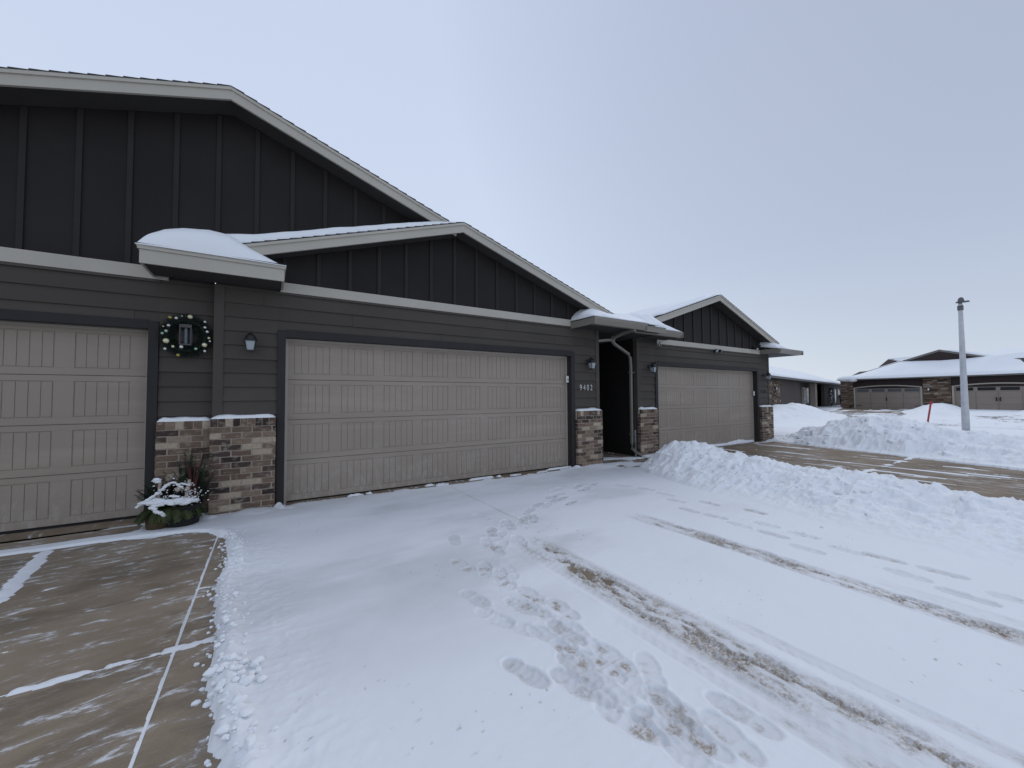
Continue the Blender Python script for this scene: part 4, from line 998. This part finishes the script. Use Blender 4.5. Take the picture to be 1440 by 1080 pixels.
b=MB(); b.tube([(px_-.14,py_-.05,.22),(px_-.12,py_-.05,.50)],.014,10); b.build('birch_stick',M['birch'],pl)
b=MB(); b.tube([(px_+.0,py_-.12,.22),(px_+.003,py_-.12,.37)],.009,10); b.build('birch_stick',M['birch'],pl)
b=MB()
for k in range(130):
    c=rp.choice([(.14,-.08,.36,.05),(-.10,-.09,.33,.05),(.10,-.07,.42,.04),(.17,-.05,.30,.05)]); b.ball((px_+c[0]+rp.gauss(0,c[3]*.7),py_+c[1]+rp.gauss(0,.025),c[2]+rp.gauss(0,c[3])),rp.uniform(.004,.009),6,4)
b.build('pale_berries',M['silver'],pl,smooth=True,kind='stuff')
b=MB(); b.ball((px_+.035,py_-.10,.415),.026,12,8,jit=.05); b.ball((px_+.115,py_-.10,.41),.024,12,8,jit=.05); b.build('dried_pods',M['birch'],pl,smooth=True)
b=MB()
def sclump(x,y,z,r,sx=1.4,sz=.55): b.ball((x,y,z),r,10,7,sc=(sx*rp.uniform(.8,1.3),1.2,sz*rp.uniform(.8,1.3)),jit=.22)
for k in range(105):   # snow caught on the front boughs
    t=rp.random(); a=pi*(1.05+.85*t); r0=rp.uniform(.12,.21)
    x=px_-.03+r0*1.15*cos(a); y=py_-.02+r0*.75*sin(a); z=.285-.35*(r0-.16)+.025*nz(k*.3,0,3)+.03*(1-t)
    sclump(x,y,z,rp.uniform(.012,.034))
for k in range(10): sclump(px_-.16+.012*k+rp.gauss(0,.006),py_-.20,.27-.011*k+rp.gauss(0,.008),rp.uniform(.014,.022),1,.9)
for k in range(22):   # snow on a looping spray
    t=k/21; sclump(px_-.10+.17*t,py_-.07,.42+.07*math.sin(t*pi)-.01*t,rp.uniform(.009,.020),1.3,.6)
for k in range(12): sclump(px_+.06+.08*k/12,py_-.08,.47-.03*k/12,rp.uniform(.008,.014),1.3,.6)
for k in range(10): sclump(px_-.145+rp.gauss(0,.014),py_-.06,.525+rp.gauss(0,.014),rp.uniform(.012,.022))
for k in range(22):
    t=k/21; sclump(px_-.29+.17*t,py_-.09,.27+.13*t,rp.uniform(.008,.017),1.3,.7)
for k in range(8): sclump(px_-.02+.008*k,py_-.12,.355-.002*k,rp.uniform(.012,.018),1.4,.6)
for k in range(60): b.ball((px_+.08+rp.gauss(0,.11),py_-.09+rp.gauss(0,.04),.37+rp.gauss(0,.09)),rp.uniform(.003,.009),6,4,jit=.2,sc=(1.3,1,.7))
b.build('snow_clumps',M['snow'],pl,smooth=True,kind='stuff')

# ------------------------------------------------------------------ street lamp, stake
lx,ly=21.07,3.19; ORG=(lx,ly,0); lp=empty('street_lamp',ORG); tag(lp,'tall tapering galvanized street lamp pole standing in the snow at the right','street lamp')
b=MB(); b.lathe([(.102,-.2),(.100,.5),(.058,4.55),(.056,4.64)],lx,ly,0,24); b.build('pole',M['galv'],lp,smooth=True)
b=MB(); b.box(lx-.20,lx-.11,ly-.07,ly+.07,.25,.45) if False else None
b.lathe([(.070,4.40),(.078,4.42),(.078,4.56),(.070,4.58)],lx,ly,0,16); b.build('collar',M['darkmetal'],lp,bevel=.004)
b=MB(); b.lathe([(.04,0),(.05,.10)],lx,ly,4.60,14); b.prism([(lx-.0,0)]*0+[(lx-.08,4.68),(lx+.08,4.68),(lx+.08,4.72),(lx-.08,4.72)],ly-.22,ly+.10); b.lathe([(.085,0),(.08,.06),(.055,.13),(.02,.155),(0,.157)],lx,ly-.02,4.722,18); b.build('lamp_head',M['darkmetal'],lp,bevel=.01)
b=MB(); b.box(lx-.06,lx+.06,ly-.20,ly-.05,4.668,4.679); b.build('lens',M['frost'],lp)
ORG=(26.9,5.3,0); st_=empty('marker_stake',ORG); tag(st_,'red snow marker stake leaning in front of the far stone-fronted garages','stake')
b=MB(); b.tube([(26.9,5.3,-.15),(26.94,5.16,.92)],.035,10); b.build('shaft',M['red'],st_); b=MB(); b.tube([(26.9405,5.1585,.923),(26.95,5.125,1.05)],.055,10); b.build('reflector_cap',M['red'],st_)

# ------------------------------------------------------------------ far stone-fronted house
def stones(b,x0,x1,z0,z1,y,sd,sc=1.0):
    rg=random.Random(sd); z=z0
    while z<z1-.02:
        h=min(rg.uniform(.07,.15)*sc,z1-z); x=x0
        while x<x1-.02:
            l=min(rg.uniform(.2,.7)*sc,x1-x); b.box(x+.008,x+l-.008,y-rg.uniform(.0,.05),y+.06,z+.006,z+h-.006,min(1,max(0,rg.gauss(.45,.28)))); x+=l
        z+=h
ORG=(0,0,0)
hb=empty('garage_house',(51.24,15.31,0),R_(-94.98)); tag(hb,'long brown house with stone pillars and arched garage doors across the street','house')
b=MB(); b.box(-1.0,0,.06,.3,-.2,3.0); b.box(0,5.12,.06,.3,2.0,3.0); b.box(5.12,6.95,.06,.3,-.2,3.0); b.box(6.95,12.1,.06,.3,2.0,3.0); b.box(12.1,14,.06,.3,-.2,3.0); b.box(-1,-.8,.3,12,-.2,3.0); b.box(13.8,14,.3,12,-.2,3.0); b.build('wall',M['brown'],hb)
for i,(a,c) in enumerate(((-1.09,-.02),(5.16,6.93),(12.14,14))):
    b=MB(); stones(b,a,c,-.1,2.92,0,50+i); s_=b.build('stone_pillar',M['stone'],hb); b=MB(); b.box(a+.02,c-.02,.03,.07,-.1,2.92); b.build('mortar',M['mortar'],s_)
for k,(x0,x1) in enumerate(((0.02,5.10),(6.97,12.08))):
    b=MB(); n=16; y=.05
    arc=lambda x:2.02+.22*math.sin(pi*min(1,max(0,(x-x0)/(x1-x0))))**.8
    pts=[(x0+.12+(x1-x0-.24)*i/n,arc(x0+.12+(x1-x0-.24)*i/n)) for i in range(n+1)]
    b.prism([(x0+.12,-.03),(x1-.12,-.03)]+[(p[0],p[1]-.02) for p in pts[::-1]],y+.04,y+.1)
    for j in range(1,4): pass
    dr=b.build('garage_door',M['fardoor'],hb)
    b=MB(); 
    for i in range(n):
        (xa,za),(xb,zb)=pts[i],pts[i+1]; b.prism([(xa,za-.01),(xb,zb-.01),(xb,zb+.09),(xa,za+.09)],-.03,.12)
    b.box(x0,x0+.12,-.03,.12,-.05,2.13); b.box(x1-.12,x1,-.03,.12,-.05,2.13); b.build('door_frame',M['door_stop'],dr)
    b=MB()
    for z in (.52,1.06,1.60): b.box(x0+.13,x1-.13,y+.030,y+.0395,z,z+.02)
    for j in range(1,4): xx=x0+.12+(x1-x0-.24)*j/4; b.box(xx-.02,xx+.02,y+.025,y+.0395,-.02,1.58)
    b.build('panel_lines',M['fardark'],dr)
    wd=(x1-x0-.24)/4
    for j in range(4):
        xa=x0+.12+j*wd+.12; xb=xa+wd-.24; fr_=MB(); fr_.box(xa-.03,xb+.03,y+.015,y+.038,1.66,1.98); fo=fr_.build('window',M['fardoor'],dr)
        b=MB(); b.box(xa,xb,y+.005,y+.0145,1.69,1.95); b.build('pane',M['farwindow'] if k==0 else M['darkglass'],fo)
    for s in (-1,1):
        if k==0 and s==1: continue
        xx=(x0+x1)/2+(s*.10 if k else 0); b=MB(); b.tube([(xx,y+.02,.82),(xx,y-.03,.86),(xx,y-.03,1.08),(xx,y+.02,1.12)],.035,6); b.build('handle',M['black'],dr)
    for s in (0,1):
        for z in (.30,):
            b=MB(); xa=x0+.14 if s==0 else x1-.14-.45; b.box(xa,xa+.45,y+.022,y+.0295,z,z+.045); b.build('strap_hinge',M['black'],dr)
b=MB(); b.box(.0,14.4,-.62,-.52,2.88,3.02); b.build('gutter',M['fargut'],hb)
b=MB(); b.box(-1.3,14.3,-.51,.3,2.90,2.92); b.build('soffit',M['soffit'],hb)
# roof: front pent + wide low gable behind
b=MB(); b.add([(.0,-.62,3.03),(14.4,-.62,3.03),(14.4,3.0,4.15),(11.5,3.0,4.45),(-.6,3.0,3.9),(-1.5,1.5,3.0)],[(0,1,2,3,4),(0,4,5)]); b.build('front_roof',M['shingle'],hb)
sl=.32; GX,GZ=5.57,5.60
b=MB(); b.prism([(-1.9,GZ-sl*7.47-.15),(13.3,GZ-sl*7.73-.15),(13.3,GZ-sl*7.73),(GX,GZ),(-1.9,GZ-sl*7.47)],2.72,12); b.prism
b.build('main_roof',M['shingle'],hb)
b=MB(); 
for (x0,x1) in ((-1.9,GX),(GX,13.3)):
    za,zb=GZ-sl*abs(x0-GX),GZ-sl*abs(x1-GX); b.prism([(x0,za-.17),(x1,zb-.17),(x1,zb+.015),(x0,za+.015)],2.66,2.72)
b.build('rake_board',M['fargut'],hb)
b=MB(); b.prism([(1.5,3.6),(10,3.6),(GX+3.6,GZ-sl*3.6-.18),(GX,GZ-.18),(GX-3.6,GZ-sl*3.6-.18)],2.719-.02,2.7195-.01); 
b=MB(); b.prism([(1.2,3.9),(10,3.9),(GX,GZ-.19)],2.68,2.715); b.build('gable_wall',M['brown'],hb)
def fz(x,y): # front pent surface, sagging in under the gable face
    t=(y+.62)/3.3; edge_=GZ-sl*abs(x-GX); top_=min(edge_-(.24 if x<GX+2.5 else .05),4.38+.05*abs(x-GX)); base=3.03
    return base+(top_-base)*t+.0
snow_patch(hb,-.9,14.2,-.72,2.64,lambda x,y:.20+.05*nz(x*.4,y*.4,61),fz,90,24,edge=(.5,.3,.25,.0))
# sagging lobe at the left eave corner
b=MB(); b.ball((-.35,-.35,3.05),.75,18,12,sc=(1.15,.7,.42),jit=.03); b.ball((.15,-.5,2.93),.42,16,10,sc=(1.1,.6,.55),jit=.03); b.build('snow_lobe',M['snow'],hb,smooth=True)
snow_patch(hb,-1.6,GX-.6,3.0,11.5,lambda x,y:.18,lambda x,y:GZ-sl*(GX-x)+.01,20,20,edge=(.3,.3,.2,.3))
snow_patch(hb,GX+.3,13,3.0,11.5,lambda x,y:.18,lambda x,y:GZ-sl*(x-GX)+.01,20,20,edge=(.3,.3,.2,.3))
# rear wing roofs
b=MB(); b.add([(7.4,3.3,4.6),(16,3.3,3.2),(16,9.0,5.95),(8.0,9.0,5.75)],[(0,1,2,3)]); b.build('roof_snow',M['snow'],hb)
b=MB(); b.prism([(-1.6,4.1),(1.2,4.1),(.35,5.35),(-.2,5.46)],8.9,9.0); b.build('rear_gable',M['greywall'],hb)
b=MB(); b.add([(-.2,8.85,5.50),(.15,8.85,5.30),(3.0,7.5,4.9),(4.5,9.5,5.75),(-.1,9.6,5.60)],[(0,1,2,3,4)]); b.prism([(-.2,5.0),(3.8,5.0),(3.8,5.65),(-.2,5.52)],9.01,11); b.build('roof_snow',M['snow'],hb)
def small_lamp(x,y,z,label,root_rot,root_loc):
    global ORG
    ca,sa_=cos(root_rot),sin(root_rot); wxp=(root_loc[0]+x*ca-y*sa_,root_loc[1]+x*sa_+y*ca,z)
    t=empty('wall_lamp',wxp,root_rot); tag(t,label,'wall lamp','small lamps on the stone walls across the street'); ORG=(0,0,0)
    b=MB(); b.box(-.05,.05,-.02,.03,-.14,.14); b.box(-.07,.07,-.16,-.0205,.09,.12); b.build('bracket',M['black'],t)
    b=MB(); b.tube([(0,-.09,-.10),(0,-.09,.085)],.045,10,r1=.06); b.build('glass_shade',M['white'],t)
small_lamp(5.55,-.06,1.85,'small white lamp on the stone pillar between the two arched far garage doors',R_(-94.98),(51.24,15.31))

# ------------------------------------------------------------------ far left wing
ORG=(0,0,0); AR=R_(11.2); AL=(28.8,12.95,0)
ha=empty('porch_house',AL,AR); tag(ha,'low grey-brown house with stone end and dark porch behind the far snow mound','house')
b=MB(); b.box(-8,12.5,.66,.9,-.2,2.6); b.box(12.5,12.7,.9,1.5,-.2,2.6); b.box(12.7,24.45,1.4,1.6,-.2,2.6); b.box(24.45,40,1.4,1.6,-.2,2.6); b.box(24.5,40,.66,.9,-.2,2.6); b.box(-8,-7.8,.9,8,-.2,2.6); b.build('wall',M['greywall'],ha)
b=MB(); stones(b,-4,5,-.1,2.5,.6,71,1.3); b.build('stone_wall',M['stone'],ha)
b=MB(); b.box(18.6,19.5,.5,.95,-.1,2.6); b.build('porch_post',M['fardoor'],ha,bevel=.01)
b=MB(); b.box(17.3,20.3,1.33,1.395,.5,2.2); wd_=b.build('window',M['door_stop'],ha); b=MB(); b.box(17.5,18.7,1.30,1.329,.6,2.1); b.box(18.9,20.1,1.30,1.329,.6,2.1); b.build('pane',M['darkglass'],wd_)
b=MB(); b.box(22.2,24.4,1.33,1.395,-.1,2.2); b.build('front_door',M['black'],ha)
for xx in (28.5,31.5,34.5):
    b=MB(); b.box(xx,xx+1.0,.60,.659,.4,2.1); wd_=b.build('window',M['white'],ha); b=MB(); b.box(xx+.1,xx+.9,.57,.599,.5,2.0); b.build('pane',M['farwindow'],wd_)
b=MB(); b.box(-9,40,-.06,.04,2.60,2.73); b.build('gutter',M['fargut'],ha)
b=MB(); b.box(-9,40,.041,3.2,2.60,2.62); b.build('soffit',M['soffit'],ha)
b=MB(); b.add([(-9,0,2.73),(40,0,2.73),(34,4.3,4.45),(-9,4.3,4.45),(-9,9,2.73),(40,9,2.73)],[(0,1,2,3),(3,2,5,4)]); b.build('roof',M['shingle'],ha)
snow_patch(ha,-9,39,-.1,4.35,lambda x,y:.16+.05*nz(x*.3,y*.5,81)+(.08*nz(x*.8,0,82) if y<.6 else 0),lambda x,y:2.74+(min(1,y/4.3) if y>0 else 0)*(1.72 if x<33 else 1.72*(40-x)/7),100,20,edge=(.2,.3,.22,.3))
b=MB(); b.lathe([(.25,.0),(.22,.06),(.05,.09)],10.0,5.5,4.35,10); b.tube([(10,3.9,4.5),(10,3.9,4.85)],.12,10); b.build('roof_vent',M['darkmetal'],ha)
small_lamp(3.2,.50,1.9,'small lamp on the stone end of the low grey-brown house',AR,AL)
# ornaments by that porch
def shrub(x,y,h,r,label,sd,m='fir'):
    global ORG
    ca,sa_=cos(AR),sin(AR); wp=(AL[0]+x*ca-y*sa_,AL[1]+x*sa_+y*ca,0); t=empty('shrub',wp); tag(t,label,'shrub'); ORG=(0,0,0); rg=random.Random(sd); b=MB()
    for k in range(700):
        z=h*rg.random()**.8; rr_=r*(1-.5*z/h)*math.sqrt(rg.random()); a=rg.uniform(0,2*pi); p=Vector((rr_*cos(a),rr_*sin(a),.25+z)); d=Vector((cos(a),sin(a),.6)).normalized(); s=Vector((-sin(a),cos(a),0))*.03; q=p+d*rg.uniform(.1,.2); b.add([p-s,p+s,q],[(0,1,2)])
    b.build('foliage',M[m],t); b=MB(); b.tube([(0,0,0),(0,0,h*.8)],.04,8,r1=.02); b.build('trunk',M['burlap'],t)
shrub(23.4,-.9,1.1,.55,'bare rusty brown shrub in snow by the far porch',5,'burlap')
shrub(25.0,.1,1.9,.45,'narrow dark evergreen shrub beside the far porch window',6)
